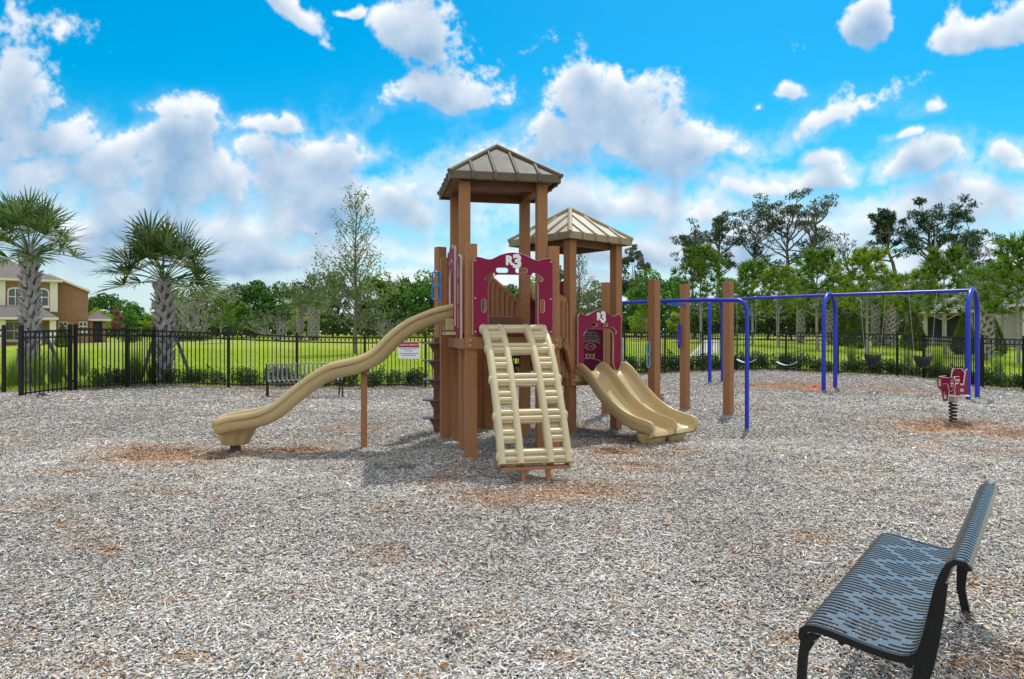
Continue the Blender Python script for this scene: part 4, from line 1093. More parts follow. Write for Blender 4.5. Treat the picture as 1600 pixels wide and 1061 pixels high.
# ------------------------------------------------------------------ low shrubs along the fence
def lowshrub(s, lf='hedge', H=.62):
    rg = np.random.default_rng(s); rr = random.Random(s); b = MB(); q = []
    for k in range(12):
        a = rr.uniform(0,6.28); r_ = rr.uniform(.05,.30); tp = V(math.cos(a)*r_*1.3, math.sin(a)*r_*1.3, H*rr.uniform(.55,1)); limb(b, (math.cos(a)*.05, math.sin(a)*.05,-.05), tp, .008,.003,s*20+k,.1,3,4)
        for f in (.4,.7,1.0):
            pt = ballpts(26, (.13,.13,.11), rg, .2)+np.array(tp)*np.array([1,1,f]); q.append(leaves(pt, .075, .3, .55, rg))
    t = thing('fence_shrub', None, None); b.build('stems', M['bark'], t); c = MB(); c.quads(np.concatenate(q)); c.build('foliage', LF[lf], t); return t
ls = [lowshrub(71), lowshrub(72), lowshrub(73), lowshrub(74, 'oak')]
def row(px0, px1, n, label, grp, off=.65, hs=(.75,1.2), kinds=(0,1,2)):
    hs = (hs[0]*.72, hs[1]*.72); n = max(3, int(n*.7))
    for i in range(n):
        px = px0+(px1-px0)*(i+.5)/n+rnd.uniform(-.3,.3)*(px1-px0)/n; p = fpt(px); d = p.y+off+rnd.uniform(-.15,.25); p = on(px, d)
        src = ls[rnd.choice(kinds)]; o = src if src not in used else copy_tree(src); used.add(src)
        o.location = p; s = rnd.uniform(*hs); o.scale = (s*rnd.uniform(.9,1.3), s*rnd.uniform(.9,1.3), s); o.rotation_euler.z = rnd.uniform(0,6)
        tag(o, label, 'shrub', grp)
row(150,212,5,'low shrub outside the fence between the gate and the drooping palm','shrubs left of the drooping palm', kinds=(0,3))
row(262,345,7,'low shrub outside the fence right of the drooping palm','shrubs right of the drooping palm')
row(365,460,7,'low shrub outside the fence left of and behind the distant bench','shrubs behind the distant bench')
row(470,562,6,'low shrub outside the fence between the distant bench and the slide leg','shrubs seen under the wavy slide')
row(572,662,8,'low shrub outside the fence below the rules sign','shrubs below the rules sign')
row(690,870,9,'low shrub outside the fence seen under the tall tower','shrubs behind the tower')
row(955,1040,8,'dark shrub outside the fence behind the first bar post','shrubs behind the bar climber', hs=(1.1,1.6))
row(1040,1155,10,'dark shrub outside the fence behind the left blue arch','shrubs behind the left blue arch', hs=(1.0,1.5))
row(1158,1300,12,'dark shrub outside the fence behind the belt swings','shrubs behind the belt swings', hs=(1.0,1.5))
row(1312,1440,11,'dark shrub outside the fence behind the bucket swings','shrubs behind the bucket swings', hs=(.9,1.4))
row(1448,1535,9,'dark shrub outside the fence behind the spring rider','shrubs behind the spring rider', hs=(.8,1.2))
row(1538,1700,12,'dark shrub outside the fence at the right picture edge','shrubs at the right edge', hs=(.8,1.2))
def gclump(s):
    rg = np.random.default_rng(s); n = 420; a = rg.uniform(0,2*PI,n); sp_ = rg.uniform(0,1,n)**.7*.55; L = rg.uniform(.6,1.05,n); q = []
    base_ = np.stack([np.cos(a)*sp_*.25, np.sin(a)*sp_*.25, np.zeros(n)], 1); out = np.stack([np.cos(a), np.sin(a), np.zeros(n)], 1); sd = np.stack([-np.sin(a), np.cos(a), np.zeros(n)], 1)*.006
    for j in range(3):
        f0, f1 = j/3, (j+1)/3
        c0 = base_+out*(sp_*f0**1.7)[:,None]*.7+np.array([0,0,1])*(L*(f0-.25*sp_*f0**2))[:,None]; c1 = base_+out*(sp_*f1**1.7)[:,None]*.7+np.array([0,0,1])*(L*(f1-.25*sp_*f1**2))[:,None]
        q.append(np.stack([c0-sd*(1-f0*.8), c0+sd*(1-f0*.8), c1+sd*(1-f1*.9), c1-sd*(1-f1*.9)], 1))
    b = MB(); b.quads(np.concatenate(q)); return b.build('grass_clump', LF['clump'], None, loc=(0,0,0))
gc = gclump(81)
for i, (px, d, s, lb) in enumerate(((57,17.6,1.0,'tall grass clump at the foot of the leftmost palm'),(88,18.2,1.0,'grass clump behind the latch side of the gate'),(20,17.4,.9,'grass clump at the left picture edge behind the fence'),(212,18.9,.95,'grass clump left of the drooping palm trunk'),(238,19.4,.7,'short grass clump against the drooping palm trunk'),(130,21,.7,'small grass clump right of the gate'),(1418,29,.9,'grass clump beyond the fence between the bucket swings'),(1330,31,.9,'grass clump beyond the fence right of the middle blue arch'),(1465,27,.9,'grass clump beyond the fence behind the spring rider'),(1560,25,.9,'grass clump beyond the fence right of the right blue arch'))):
    o = gc if i == 0 else copy_tree(gc); p = on(px, d); o.location = p; o.scale = (s,s,s); o.rotation_euler.z = i; tag(o, lb, 'grass clump', 'ornamental grass clumps')
for i, (px, d, lb) in enumerate(((282,62,'left of the far round lawn shrubs'),(302,62,'middle of the far round lawn shrubs'),(317,62,'right of the far round lawn shrubs'),(205,60,'small round shrub before the wood left of the drooping palm'))):
    o = copy_tree(ls[0]); p = on(px, d); o.location = p; o.scale = (2.2,2.2,1.5); tag(o, lb if 'small' in lb else lb+', a small dark ball', 'shrub', 'far round lawn shrubs')
# ================================================================== HOUSES
def wbox(b, p, q, mi=0): p = Vector(p); q = Vector(q); return b.box((p+q)/2, (abs(q.x-p.x), abs(q.y-p.y), abs(q.z-p.z)), mi)
def hip(b, x0, x1, y0, y1, z, rise, ov=.5, mi=0, t=.16):
    x0 -= ov; x1 += ov; y0 -= ov; y1 += ov; h = min(x1-x0, y1-y0)/2
    if x1-x0 > y1-y0: a, c = V(x0+h,(y0+y1)/2,z+rise), V(x1-h,(y0+y1)/2,z+rise)
    else: a, c = V((x0+x1)/2,y0+h,z+rise), V((x0+x1)/2,y1-h,z+rise)
    k = [V(x0,y0,z),V(x1,y0,z),V(x1,y1,z),V(x0,y1,z)]; lo = [p-V(0,0,t) for p in k]
    if x1-x0 > y1-y0: fs = [(0,1,5,4),(1,2,5),(2,3,4,5),(3,0,4)]
    else: fs = [(0,1,4),(1,2,5,4),(2,3,5),(3,0,4,5)]
    b.add(k+[a,c], fs, mi); b.add(k+lo, [(0,4,5,1),(1,5,6,2),(2,6,7,3),(3,7,4,0),(4,7,6,5)], 1)
hd_ = 58.0; hp = on(60, hd_); h0 = 0.; O3 = (0,0,0); az0 = math.atan((60-800)/F); rr0 = hd_/math.cos(az0)
hs_ = thing('townhouse', 'two storey terracotta townhouse with cream trim behind the left palm', 'house', (hp.x, hd_, 0), None, -az0)
def HX(px): return rr0*math.tan(math.atan((px-800)/F)-az0)
def HZz(py): return EYE-(py-HZ)/F*hd_
zb = hp.z-.3
b = MB(); wbox(b, (HX(-110),h0,zb), (HX(86),h0+9,HZz(436)))
b.build('wall', M['stucco_tan'], hs_, off=O3)
b = MB(); wbox(b, (HX(86)+.003,h0+1.2,zb), (HX(139),h0+9,HZz(451)))
wl = b.build('wall', M['stucco'], hs_, off=O3)
b = MB(); wbox(b, (HX(86)+.01,h0+1.14,HZz(497)-.12), (HX(139)-.03,h0+1.197,HZz(497))); wbox(b, (HX(113),h0+1.175,HZz(497)), (HX(113)+.03,h0+1.198,HZz(453)))
b.build('band', M['stucco_tan'], wl, off=O3)
b = MB(); hip(b, HX(-110), HX(86), h0, h0+9, HZz(437), 2.2, .55); b.build('roof', [M['shingle'], M['trim']], hs_, off=O3)
b = MB(); y0_, y1_ = h0+.85, h0+9.3; xa, xb = HX(76), HX(142); za_, zb_ = HZz(425), HZz(450.5)
b.add([(xa,y0_,za_),(xb,y0_,zb_),(xb,y1_,zb_),(xa,y1_,za_)]+[(xa,y0_,za_-.18),(xb,y0_,zb_-.18),(xb,y1_,zb_-.18),(xa,y1_,za_-.18)], [(0,1,2,3)], 0); b.add([(xa,y0_,za_),(xb,y0_,zb_),(xb,y1_,zb_),(xa,y1_,za_)]+[(xa,y0_,za_-.18),(xb,y0_,zb_-.18),(xb,y1_,zb_-.18),(xa,y1_,za_-.18)], [(0,4,5,1),(1,5,6,2),(2,6,7,3),(3,7,4,0),(7,6,5,4)], 1); b.build('roof', [M['shingle'], M['trim']], hs_, off=O3)
b = MB(); b.prism([(HX(86)+.01,HZz(452)),(HX(138.5),HZz(452)),(HX(86)+.01,HZz(430))], V(0,h0+5.1,0), V(1,0,0), Z, V(0,-1,0), 7.78); b.build('gable', M['stucco'], hs_, off=O3)
b = MB()
for px in (2,84): wbox(b, (HX(px)-.28,h0-.10,HZz(487)), (HX(px)+.28,h0-.003,HZz(438)))
wbox(b, (HX(-100),h0-.12,HZz(441)), (HX(90),h0-.004,HZz(437.3))); b.build('trim_board', M['trim'], hs_, off=O3)
def hwin(x, z0, z1, w, y, arch=True):
    b = MB(); ol = [(-w/2,0),(w/2,0)]+[(w/2*math.cos(a), (z1-z0)*.82+(z1-z0)*.18*math.sin(a)) for a in [PI*k/10 for k in range(11)]] if arch else [(-w/2,0),(w/2,0),(w/2,z1-z0),(-w/2,z1-z0)]
    b.prism([(p[0]*1.22, (p[1]-(z1-z0)/2)*1.16+(z1-z0)/2) for p in ol], V(x,y-.05,z0), V(1,0,0), Z, V(0,-1,0), .09); wbox(b, (x-w*.68,y-.16,z0-.24), (x+w*.68,y-.02,z0-.10)); f = b.build('window', M['trim'], hs_, off=O3)
    b = MB(); b.prism(ol, V(x,y-.105,z0), V(1,0,0), Z, V(0,-1,0), .03); b.build('pane', M['glass'], f, off=O3)
    b = MB(); wbox(b, (x-.03,y-.15,z0), (x+.03,y-.122,z1)); wbox(b, (x-w/2,y-.153,(z0+z1)/2-.04), (x+w/2,y-.124,(z0+z1)/2+.04)); b.build('glazing_bar', M['trim'], f, off=O3)
for px in (24,65): hwin(HX(px), HZz(477), HZz(452), .88, h0)
b = MB(); hip(b, HX(-100), HX(84), h0-2.2, h0-.01, HZz(497), 1.0, .3); b.build('porch_roof', [M['shingle'], M['trim']], hs_, off=O3)
b = MB(); wbox(b, (HX(-100),h0-2.1,HZz(501)), (HX(84),h0-1.8,HZz(497)-.17)); b.build('porch_beam', M['trim'], hs_, off=O3)
for px in (-40,5,60,82):
    b = MB(); wbox(b, (HX(px)-.22,h0-2.1,zb), (HX(px)+.22,h0-1.75,HZz(501)-.002)); b.build('porch_column', M['trim'], hs_, off=O3)
for px in (22,): hwin(HX(px), HZz(530), HZz(504), 1.0, h0, False)
hwin(HX(99), HZz(516), HZz(503), .55, h0+1.2, False); hwin(HX(131), HZz(516), HZz(503), .5, h0+1.2, False)
b = MB(); hip(b, HX(140), HX(169), h0+2, h0+7, HZz(497), .75, .35); b.build('porch_roof', [M['shingle'], M['trim']], hs_, off=O3)
for x, y in ((HX(141)+.15,h0+2.15),(HX(169)-.15,h0+2.15),(HX(169)-.15,h0+6.8)):
    b = MB(); wbox(b, (x-.16,y-.16,zb), (x+.16,y+.16,HZz(497)-.16)); b.build('porch_column', M['stucco_tan'], hs_, off=O3)
b = MB(); wbox(b, (HX(140),h0+2.05,HZz(501.5)), (HX(169),h0+2.3,HZz(497)-.165)); b.build('porch_beam', M['stucco_tan'], hs_, off=O3)
b = MB(); wbox(b, (HX(142),h0+2.5,zb), (HX(168),h0+6.6,HZz(501)-.02)); b.build('insect_screen', M['screen'], hs_, off=O3)
# grey roofed bungalow on the right
bd_ = 46.0; bp = on(1560, bd_); az1 = math.atan((1560-800)/F); rr1 = bd_/math.cos(az1)
bg = thing('bungalow', 'low white walled bungalow with grey roof behind the right swing arch', 'house', (bp.x, bd_, 0), None, -az1)
def BX(px): return rr1*math.tan(math.atan((px-800)/F)-az1)
def BZ(py, d=bd_): return EYE-(py-HZ)/F*d
zb = bp.z-.3
b = MB(); wbox(b, (BX(1522),h0,zb), (BX(1740),h0+10,BZ(486))); wbox(b, (BX(1440),h0+1.5,zb), (BX(1522)-.004,h0+10,BZ(487))); b.build('wall', M['stucco_pale'], bg, off=O3)
b = MB(); hip(b, BX(1440), BX(1740), h0+.6, h0+10, BZ(484), 2.3, .6); b.build('roof', [M['shingle_grey'], M['trim']], bg, off=O3)
b = MB(); hip(b, BX(1590), BX(1760), h0-3, h0+4, BZ(478), 2.6, .5); b.build('roof', [M['shingle_grey'], M['trim']], bg, off=O3)
b = MB(); wbox(b, (BX(1596),h0-2.8,zb), (BX(1750),h0-.004,BZ(481))); b.build('wall', M['stucco_pale'], bg, off=O3)
b = MB(); wbox(b, (BX(1446),h0+1.40,BZ(527)), (BX(1470),h0+1.48,BZ(494))); wbox(b, (BX(1478),h0+1.40,BZ(527)), (BX(1512),h0+1.48,BZ(492))); b.build('insect_screen', M['screen'], bg, off=O3)
for px in (1444,1474,1516):
    b = MB(); wbox(b, (BX(px)-.13,h0+.9,zb), (BX(px)+.13,h0+1.2,BZ(488))); b.build('porch_column', M['trim'], bg, off=O3)

# ================================================================== GROUND
def gridmesh(name, X, Y, Zg, mats, face_ok=None):
    ny, nx = X.shape; v = np.stack([X.ravel(), Y.ravel(), Zg.ravel()], 1)
    i = np.arange(ny*nx).reshape(ny, nx); q = np.stack([i[:-1,:-1], i[:-1,1:], i[1:,1:], i[1:,:-1]], -1).reshape(-1,4)
    me = bpy.data.meshes.new(name); me.vertices.add(len(v)); me.vertices.foreach_set('co', v.astype(np.float32).ravel())
    me.loops.add(q.size); me.loops.foreach_set('vertex_index', q.astype(np.int32).ravel()); me.polygons.add(len(q))
    me.polygons.foreach_set('loop_start', np.arange(0, q.size, 4, dtype=np.int32)); me.polygons.foreach_set('loop_total', np.full(len(q), 4, np.int32))
    me.polygons.foreach_set('use_smooth', np.ones(len(q), bool)); me.update(calc_edges=True)
    for m in mats: me.materials.append(m)
    return me
# lawn to the horizon
def noise_tex(n, l, vec, scale, detail=5, rough=.6, dist=0):
    t = n.new('ShaderNodeTexNoise'); t.inputs['Scale'].default_value = scale; t.inputs['Detail'].default_value = detail; t.inputs['Roughness'].default_value = rough; t.inputs['Distortion'].default_value = dist
    l.new(vec, t.inputs['Vector']); return t.outputs['Fac']
def ramp(n, l, fac, stops):
    c = n.new('ShaderNodeValToRGB'); e = c.color_ramp.elements
    while len(e) < len(stops): e.new(.5)
    for i, (p, col) in enumerate(stops): e[i].position = p; e[i].color = rgba(col)
    l.new(fac, c.inputs[0]); return c.outputs[0]
def mixc(n, l, fac, a, b, mode='MIX'):
    m = n.new('ShaderNodeMix'); m.data_type = 'RGBA'; m.blend_type = mode
    if hasattr(fac, 'links'): l.new(fac, m.inputs[0])
    else: m.inputs[0].default_value = fac
    for s, i in ((a,6),(b,7)):
        if hasattr(s, 'links'): l.new(s, m.inputs[i])
        else: m.inputs[i].default_value = rgba(s)
    return m.outputs[2]
lm = bpy.data.materials.new('mown lawn'); n, l = nt(lm); pb = n['Principled BSDF']; tc = n.new('ShaderNodeTexCoord').outputs['Object']
c = mixc(n, l, noise_tex(n, l, tc, .12, 6, .65), (.20,.285,.014), (.36,.40,.035))
c = mixc(n, l, ramp(n, l, noise_tex(n, l, tc, 1.3, 6, .7), [(.35,(0,0,0)),(.75,(.55,.55,.55))]), c, (.15,.27,.012))
c = mixc(n, l, ramp(n, l, noise_tex(n, l, tc, .22, 5, .7, 1.), [(.45,(0,0,0)),(.68,(.75,.75,.75))]), c, (.46,.41,.13))
c = mixc(n, l, .35, c, ramp(n, l, noise_tex(n, l, tc, 22, 5, .7), [(.3,(.06,.11,.008)),(.5,(.22,.29,.02)),(.72,(.42,.45,.06))]))
l.new(c, pb.inputs['Base Color']); pb.inputs['Roughness'].default_value = .9; pb.inputs['Specular IOR Level'].default_value = .1
bpn = n.new('ShaderNodeBump'); bpn.inputs['Strength'].default_value = .5; bpn.inputs['Distance'].default_value = .05; l.new(noise_tex(n, l, tc, 30, 4), bpn.inputs['Height']); l.new(bpn.outputs[0], pb.inputs['Normal'])
gx = np.concatenate([[-1500,-700,-350,-200,-140], np.arange(-100,100.1,1.0), [140,200,350,700,1500]]); gy = np.concatenate([[-300,-100,-40], np.arange(-12,115.1,1.0), [140,200,350,700,1500]])
X, Y = np.meshgrid(gx, gy); ZZ = gz_np(X, Y)
pxv = 800+X/np.maximum(Y,.3)*F; dfv = np.interp(pxv, FPX, FD); ins = np.clip(dfv-Y, 0, None); ZZ = ZZ-.15*np.clip(ins/1.2, 0, 1)
o = link('lawn', gridmesh('lawn', X, Y, ZZ, [lm])); tag(o, kind='structure')
# mulch sheet
PATCH = [(262,714,112,17,1.0),(185,722,70,9,.5),(425,706,75,7,.8),(560,668,60,9,.35),(690,752,40,10,.5),(800,772,95,14,.55),(905,765,120,16,.6),(930,772,50,7,.5),(985,706,60,10,.55),(1065,706,30,6,.6),(1480,667,110,12,.95),(1590,680,70,9,.7),(1560,672,60,9,.7),
 (1235,603,85,6,.95),(1385,607,80,5,.5),(1480,610,40,5,.4),(165,848,26,8,.9),(150,842,60,14,.35),(612,848,36,10,.6),(1265,828,45,12,.6),(1215,845,70,20,.25),(150,1012,70,32,.35),(60,1005,40,20,.35),(305,992,42,10,.65),(870,985,38,10,.6),(770,935,60,12,.3),(745,920,26,6,.4),(1235,960,36,10,.6),(1120,920,60,10,.2),(240,770,60,5,.4),(950,815,60,8,.25),(1290,735,40,8,.3),(620,790,50,8,.2),(1000,730,60,8,.3),(730,735,50,12,.35),(1330,890,50,12,.4),(1540,900,60,16,.5),(1560,985,60,20,.35),(470,900,40,10,.25),(280,905,40,8,.3),(555,1010,40,8,.3),(655,1020,50,10,.2),(95,740,50,4,.5),(1380,735,60,7,.25),(400,640,60,4,.2)]
def patchw(x, y, z=0):
    yy = np.maximum(y, .5); px = 800+x/yy*F; py = HZ+EYE/yy*F; w = np.zeros_like(px)
    wx = px+60*(fbm(x*.9, y*.9, 5)-.5); 
    for cx, cy, rx_, ry_, st_ in PATCH:
        st_ = st_*(.72 if cy > 800 else 1)
        w = np.maximum(w, st_*np.exp(-(((wx-cx)/rx_)**2+((py-cy)/ry_)**2)**1.4))
    nz = fbm(x*2.6, y*2.6, 9, 4); w = w*np.clip(.35+1.5*nz, 0, 1.15)+.32*sstep(.60,.78, fbm(x*.75+7, y*.75, 21, 4))*sstep(.4,.65,nz)
    return np.clip(w, 0, 1)
mm = bpy.data.materials.new('wood mulch bed'); n, l = nt(mm); pb = n['Principled BSDF']; tcn = n.new('ShaderNodeTexCoord'); tc = tcn.outputs['Object']
at_ = n.new('ShaderNodeAttribute'); at_.attribute_name = 'worn'
mp = n.new('ShaderNodeMapping'); mp.inputs['Scale'].default_value = (1,.45,1); mp.inputs['Rotation'].default_value = (0,0,.5); l.new(tc, mp.inputs[0])
vo = n.new('ShaderNodeTexVoronoi'); vo.inputs['Scale'].default_value = 62; vo.inputs['Randomness'].default_value = 1; l.new(mp.outputs[0], vo.inputs['Vector'])
sx_ = n.new('ShaderNodeSeparateColor'); l.new(vo.outputs['Color'], sx_.inputs[0])
c1 = ramp(n, l, sx_.outputs[0], [(.0,(.04,.034,.03)),(.35,(.12,.105,.09)),(.7,(.27,.25,.225)),(1,(.48,.46,.43))])
c2 = ramp(n, l, sx_.outputs[1], [(.0,(.09,.04,.018)),(.4,(.30,.13,.05)),(.75,(.44,.22,.10)),(1,(.52,.38,.24))])
cc_ = mixc(n, l, at_.outputs['Fac'], c1, c2); cc_ = mixc(n, l, noise_tex(n, l, tc, 3, 5), cc_, (.8,.78,.75), 'MULTIPLY')
l.new(cc_, pb.inputs['Base Color']); pb.inputs['Roughness'].default_value = .9; pb.inputs['Specular IOR Level'].default_value = .15
bpn = n.new('ShaderNodeBump'); bpn.inputs['Strength'].default_value = .8; bpn.inputs['Distance'].default_value = .02; l.new(vo.outputs['Distance'], bpn.inputs['Height']); l.new(bpn.outputs[0], pb.inputs['Normal'])
pxs = np.concatenate([np.linspace(-3000,-500,60), np.linspace(-480,2080,420), np.linspace(2100,5000,70)]); qs_ = np.linspace(0,1,150)**1.2
PX, Q = np.meshgrid(pxs, qs_); DF = np.interp(PX, FPX, FD)+.25; Y = .5+(DF-.5)*Q; X = (PX-800)/F*Y; Zm = gz_np(X, Y)+.004*(1-sstep(.95,1,Q))+.012*(fbm(X*1.5,Y*1.5,3)-.5)*(1-Q)-.055*sstep(.45,1,patchw(X,Y))
me = gridmesh('play_ground', X, Y, Zm, [mm]); a = me.attributes.new('worn', 'FLOAT', 'POINT'); a.data.foreach_set('value', patchw(X, Y).astype(np.float32).ravel())
o = link('play_ground', me); tag(o, kind='structure')
X, Y = np.meshgrid(np.linspace(-16.4,18,30), np.linspace(-10,4.3,16)); me = gridmesh('play_ground_near', X, Y, gz_np(X, Y)-.02, [mm]); o = link('ground', me); tag(o, kind='structure')
# loose chips
def chips(n, y0, y1, L, w, pw, seed, hz=.022):
    rg = np.random.default_rng(seed); u_ = rg.uniform(0,1,n); e = 2-pw; y = (y0**e+(y1**e-y0**e)*u_)**(1/e); px = rg.uniform(-330,1930,n); x = (px-800)/F*y
    df = np.interp(px, FPX, FD); k = y < df-.02; x, y = x[k], y[k]; n = len(x)
    z = gz_np(x, y)+.008+.012*(fbm(x*1.5,y*1.5,3)-.5)+rg.uniform(-.002,hz,n)
    z -= .055*sstep(.45,1,patchw(x,y))
    z += .030*(fbm(x*3.2,y*3.2,31,3)-.5)+.05*(fbm(x*.8,y*.8,57,3)-.5)
    a = rg.uniform(0,2*PI,n); ti = rg.normal(0,.20,n); ro = rg.normal(0,.26,n); l_ = L*rg.lognormal(0,.42,n); w_ = w*rg.lognormal(0,.35,n)
    d = np.stack([np.cos(a)*np.cos(ti), np.sin(a)*np.cos(ti), np.sin(ti)], 1); s = np.stack([-np.sin(a)*np.cos(ro), np.cos(a)*np.cos(ro), np.sin(ro)], 1)
    p = np.stack([x,y,z],1); dl = d*(l_/2)[:,None]; sw_ = s*(w_/2)[:,None]; j = rg.uniform(.35,1,(n,1)); j2 = rg.uniform(.5,1,(n,1))
    q = np.stack([p-dl-sw_*j, p-dl*j2+sw_, p+dl+sw_*j, p+dl*j2-sw_], 1)
    pwt = patchw(x, y); orange = rg.uniform(0,1,n) < np.clip(pwt*1.05+.025, 0, .97)
    g = np.clip(rg.normal(.52,.17,n), .08, .88); t = rg.uniform(0,1,n); dark = rg.uniform(0,1,n) < .15; g = np.where(dark, g*.34, g)
    tone = fbm(x*1.1, y*1.1, 44, 4); g = g*(.82+.36*tone)
    grey = np.stack([g*(1.0+.04*t), g*.985, g*(.98-.10*t)], 1); tan = np.stack([g*1.05, g*.82, g*.56], 1); grey = np.where((rg.uniform(0,1,n) < .18)[:,None], tan, grey)
    og = np.clip(rg.normal(.43,.14,n), .07, .8); orr = np.stack([og*1.02, og*(.54+.22*t), og*(.28+.24*t)], 1)
    col = np.where(orange[:,None], orr, grey)
    return q, col
sets = [chips(900000, 2.3, 9.5, .024, .0058, 0.55, 1, .018), chips(430000, 7.0, 16, .028, .0078, .6, 2, .02), chips(190000, 13, 27, .042, .013, .6, 3), chips(9000, 2.2, 10, .055, .009, .4, 4, .025)]
q_, c_ = chips(1100, 2.4, 12, .040, .026, .5, 6, .03); lr = np.random.default_rng(8); k_ = lr.uniform(.3,1,(len(q_),1)); sets.append((q_, np.array([[.30,.135,.06]])*k_+np.array([[.05,.04,.02]])*lr.uniform(0,1,(len(q_),1))))
qa = np.concatenate([s[0] for s in sets]); ca_ = np.concatenate([s[1] for s in sets])
cm = bpy.data.materials.new('loose wood chips'); n, l = nt(cm); pb = n['Principled BSDF']; at_ = n.new('ShaderNodeAttribute'); at_.attribute_name = 'chip'
l.new(at_.outputs['Color'], pb.inputs['Base Color']); pb.inputs['Roughness'].default_value = .8; pb.inputs['Specular IOR Level'].default_value = .25
b = MB(); b.quads(qa); o = b.build('mulch_chips', cm); ct = o.data.attributes.new('chip', 'FLOAT_COLOR', 'FACE')
if len(o.data.polygons) == len(ca_): ct.data.foreach_set('color', np.concatenate([ca_, np.ones((len(ca_),1))],1).astype(np.float32).ravel())
else: print('CHIP MISMATCH', len(o.data.polygons), len(ca_))
tag(o, 'loose grey and orange wood chips covering the play area', 'mulch', kind='stuff')
# lawn blades near the fence
rg = np.random.default_rng(5); N = 150000; px = rg.uniform(-100,1700,N); df = np.interp(px, FPX, FD); y = df+.35+(rg.uniform(0,1,N)**1.6)*26; x = (px-800)/F*y; z = gz_np(x, y)-.01
h = rg.uniform(.04,.10,N); a = rg.uniform(0,2*PI,N); w = rg.uniform(.008,.016,N); s = np.stack([np.cos(a)*w, np.sin(a)*w, np.zeros(N)],1); tp = np.stack([rg.normal(0,.03,N), rg.normal(0,.03,N), h],1); p = np.stack([x,y,z],1)
b = MB(); b.quads(np.stack([p-s,p+s,p+tp+s*.2,p+tp-s*.2],1)); o = b.build('lawn_grass', LF['lawn']); tag(o, 'mown yellow green grass beyond the fence', 'grass', kind='stuff')
# paths
def slab(name, pix, lift=.03):
    poly = [G(px, py) for px, py in pix]; b = MB(); nn = len(poly); vs = [p+Z*lift for p in poly]+[p-Z*.1 for p in poly]
    b.add(vs, [tuple(range(nn))]+[(i, nn+i, nn+(i+1) % nn, (i+1) % nn) for i in range(nn)]); return tag(b.build(name, M['concrete']), kind='structure')
slab('path', [(1077,557),(1096,547),(1090,541),(1098,537),(1121,537),(1123,547),(1122,557)])
def strip(name, pts, w, lift=.035):
    b = MB(); L_ = []; 
    for i, p in enumerate(pts):
        t = (pts[min(i+1,len(pts)-1)]-pts[max(i-1,0)]); t.z = 0; t.normalize(); nn = V(-t.y,t.x,0); L_.append([p+nn*w/2+Z*lift, p-nn*w/2+Z*lift, p-nn*w/2-Z*.2, p+nn*w/2-Z*.2])
    b.rings(L_, smooth=False); return tag(b.build(name, M['concrete']), kind='structure')
strip('path', [on(px, d) for px, d in ((150,56),(220,58),(290,60),(360,62),(420,64),(480,70))], 1.5)
# mulched strip under the shrubs just outside the fence
b = MB(); rgs = []
for px in np.linspace(-100,1750,150):
    d = float(np.interp(px, FPX, FD)); dirv = V((px-800)/F,1,0)
    rgs.append([dirv*(d-.12)+Z*(gz(*(dirv*(d-.12)).xy)+.012), dirv*(d+1.5)+Z*(gz(*(dirv*(d+1.5)).xy)+.02)])
bedm = mat('dark bark bed', (.17,.115,.085), .95, .5, 22, .8, 60)
b.rings(rgs, closed=False, cap=False); tag(b.build('planting_bed', bedm), kind='structure')

# ================================================================== SKY, SUN, CAMERA
SUN_EL, SUN_AZ = 62.0, 22.0
w = bpy.data.worlds.new('World'); scene.world = w; w.use_nodes = True; n, l = w.node_tree.nodes, w.node_tree.links; n.clear()
def math_(op, a, b=None, c=None, clamp=False):
    m = n.new('ShaderNodeMath'); m.operation = op; m.use_clamp = clamp
    for i, s in enumerate((a,b,c)):
        if s is None: continue
        if hasattr(s, 'links'): l.new(s, m.inputs[i])
        else: m.inputs[i].default_value = s
    return m.outputs[0]
def smooth(x, a, b_):
    m = n.new('ShaderNodeMapRange'); m.interpolation_type = 'SMOOTHSTEP'; l.new(x, m.inputs[0]); m.inputs[1].default_value = a; m.inputs[2].default_value = b_; return m.outputs[0]
sky = n.new('ShaderNodeTexSky'); sky.sky_type = 'NISHITA'; sky.sun_disc = False; sky.sun_elevation = R(SUN_EL); sky.sun_rotation = R(SUN_AZ); sky.altitude = 10; sky.air_density = 1.0; sky.dust_density = .6; sky.ozone_density = 2.0
tcw = n.new('ShaderNodeTexCoord'); sp_ = n.new('ShaderNodeSeparateXYZ'); l.new(tcw.outputs['Generated'], sp_.inputs[0])
az = math_('ARCTAN2', sp_.outputs[0], math_('ABSOLUTE', sp_.outputs[1])); el_ = math_('ARCSINE', sp_.outputs[2])
cmb = n.new('ShaderNodeCombineXYZ'); l.new(az, cmb.inputs[0]); l.new(el_, cmb.inputs[1]); P_ = cmb.outputs[0]
def dirang(px, py):
    a = math.atan((px-800)/F); return a, math.atan((HZ-py)/F*math.cos(a))
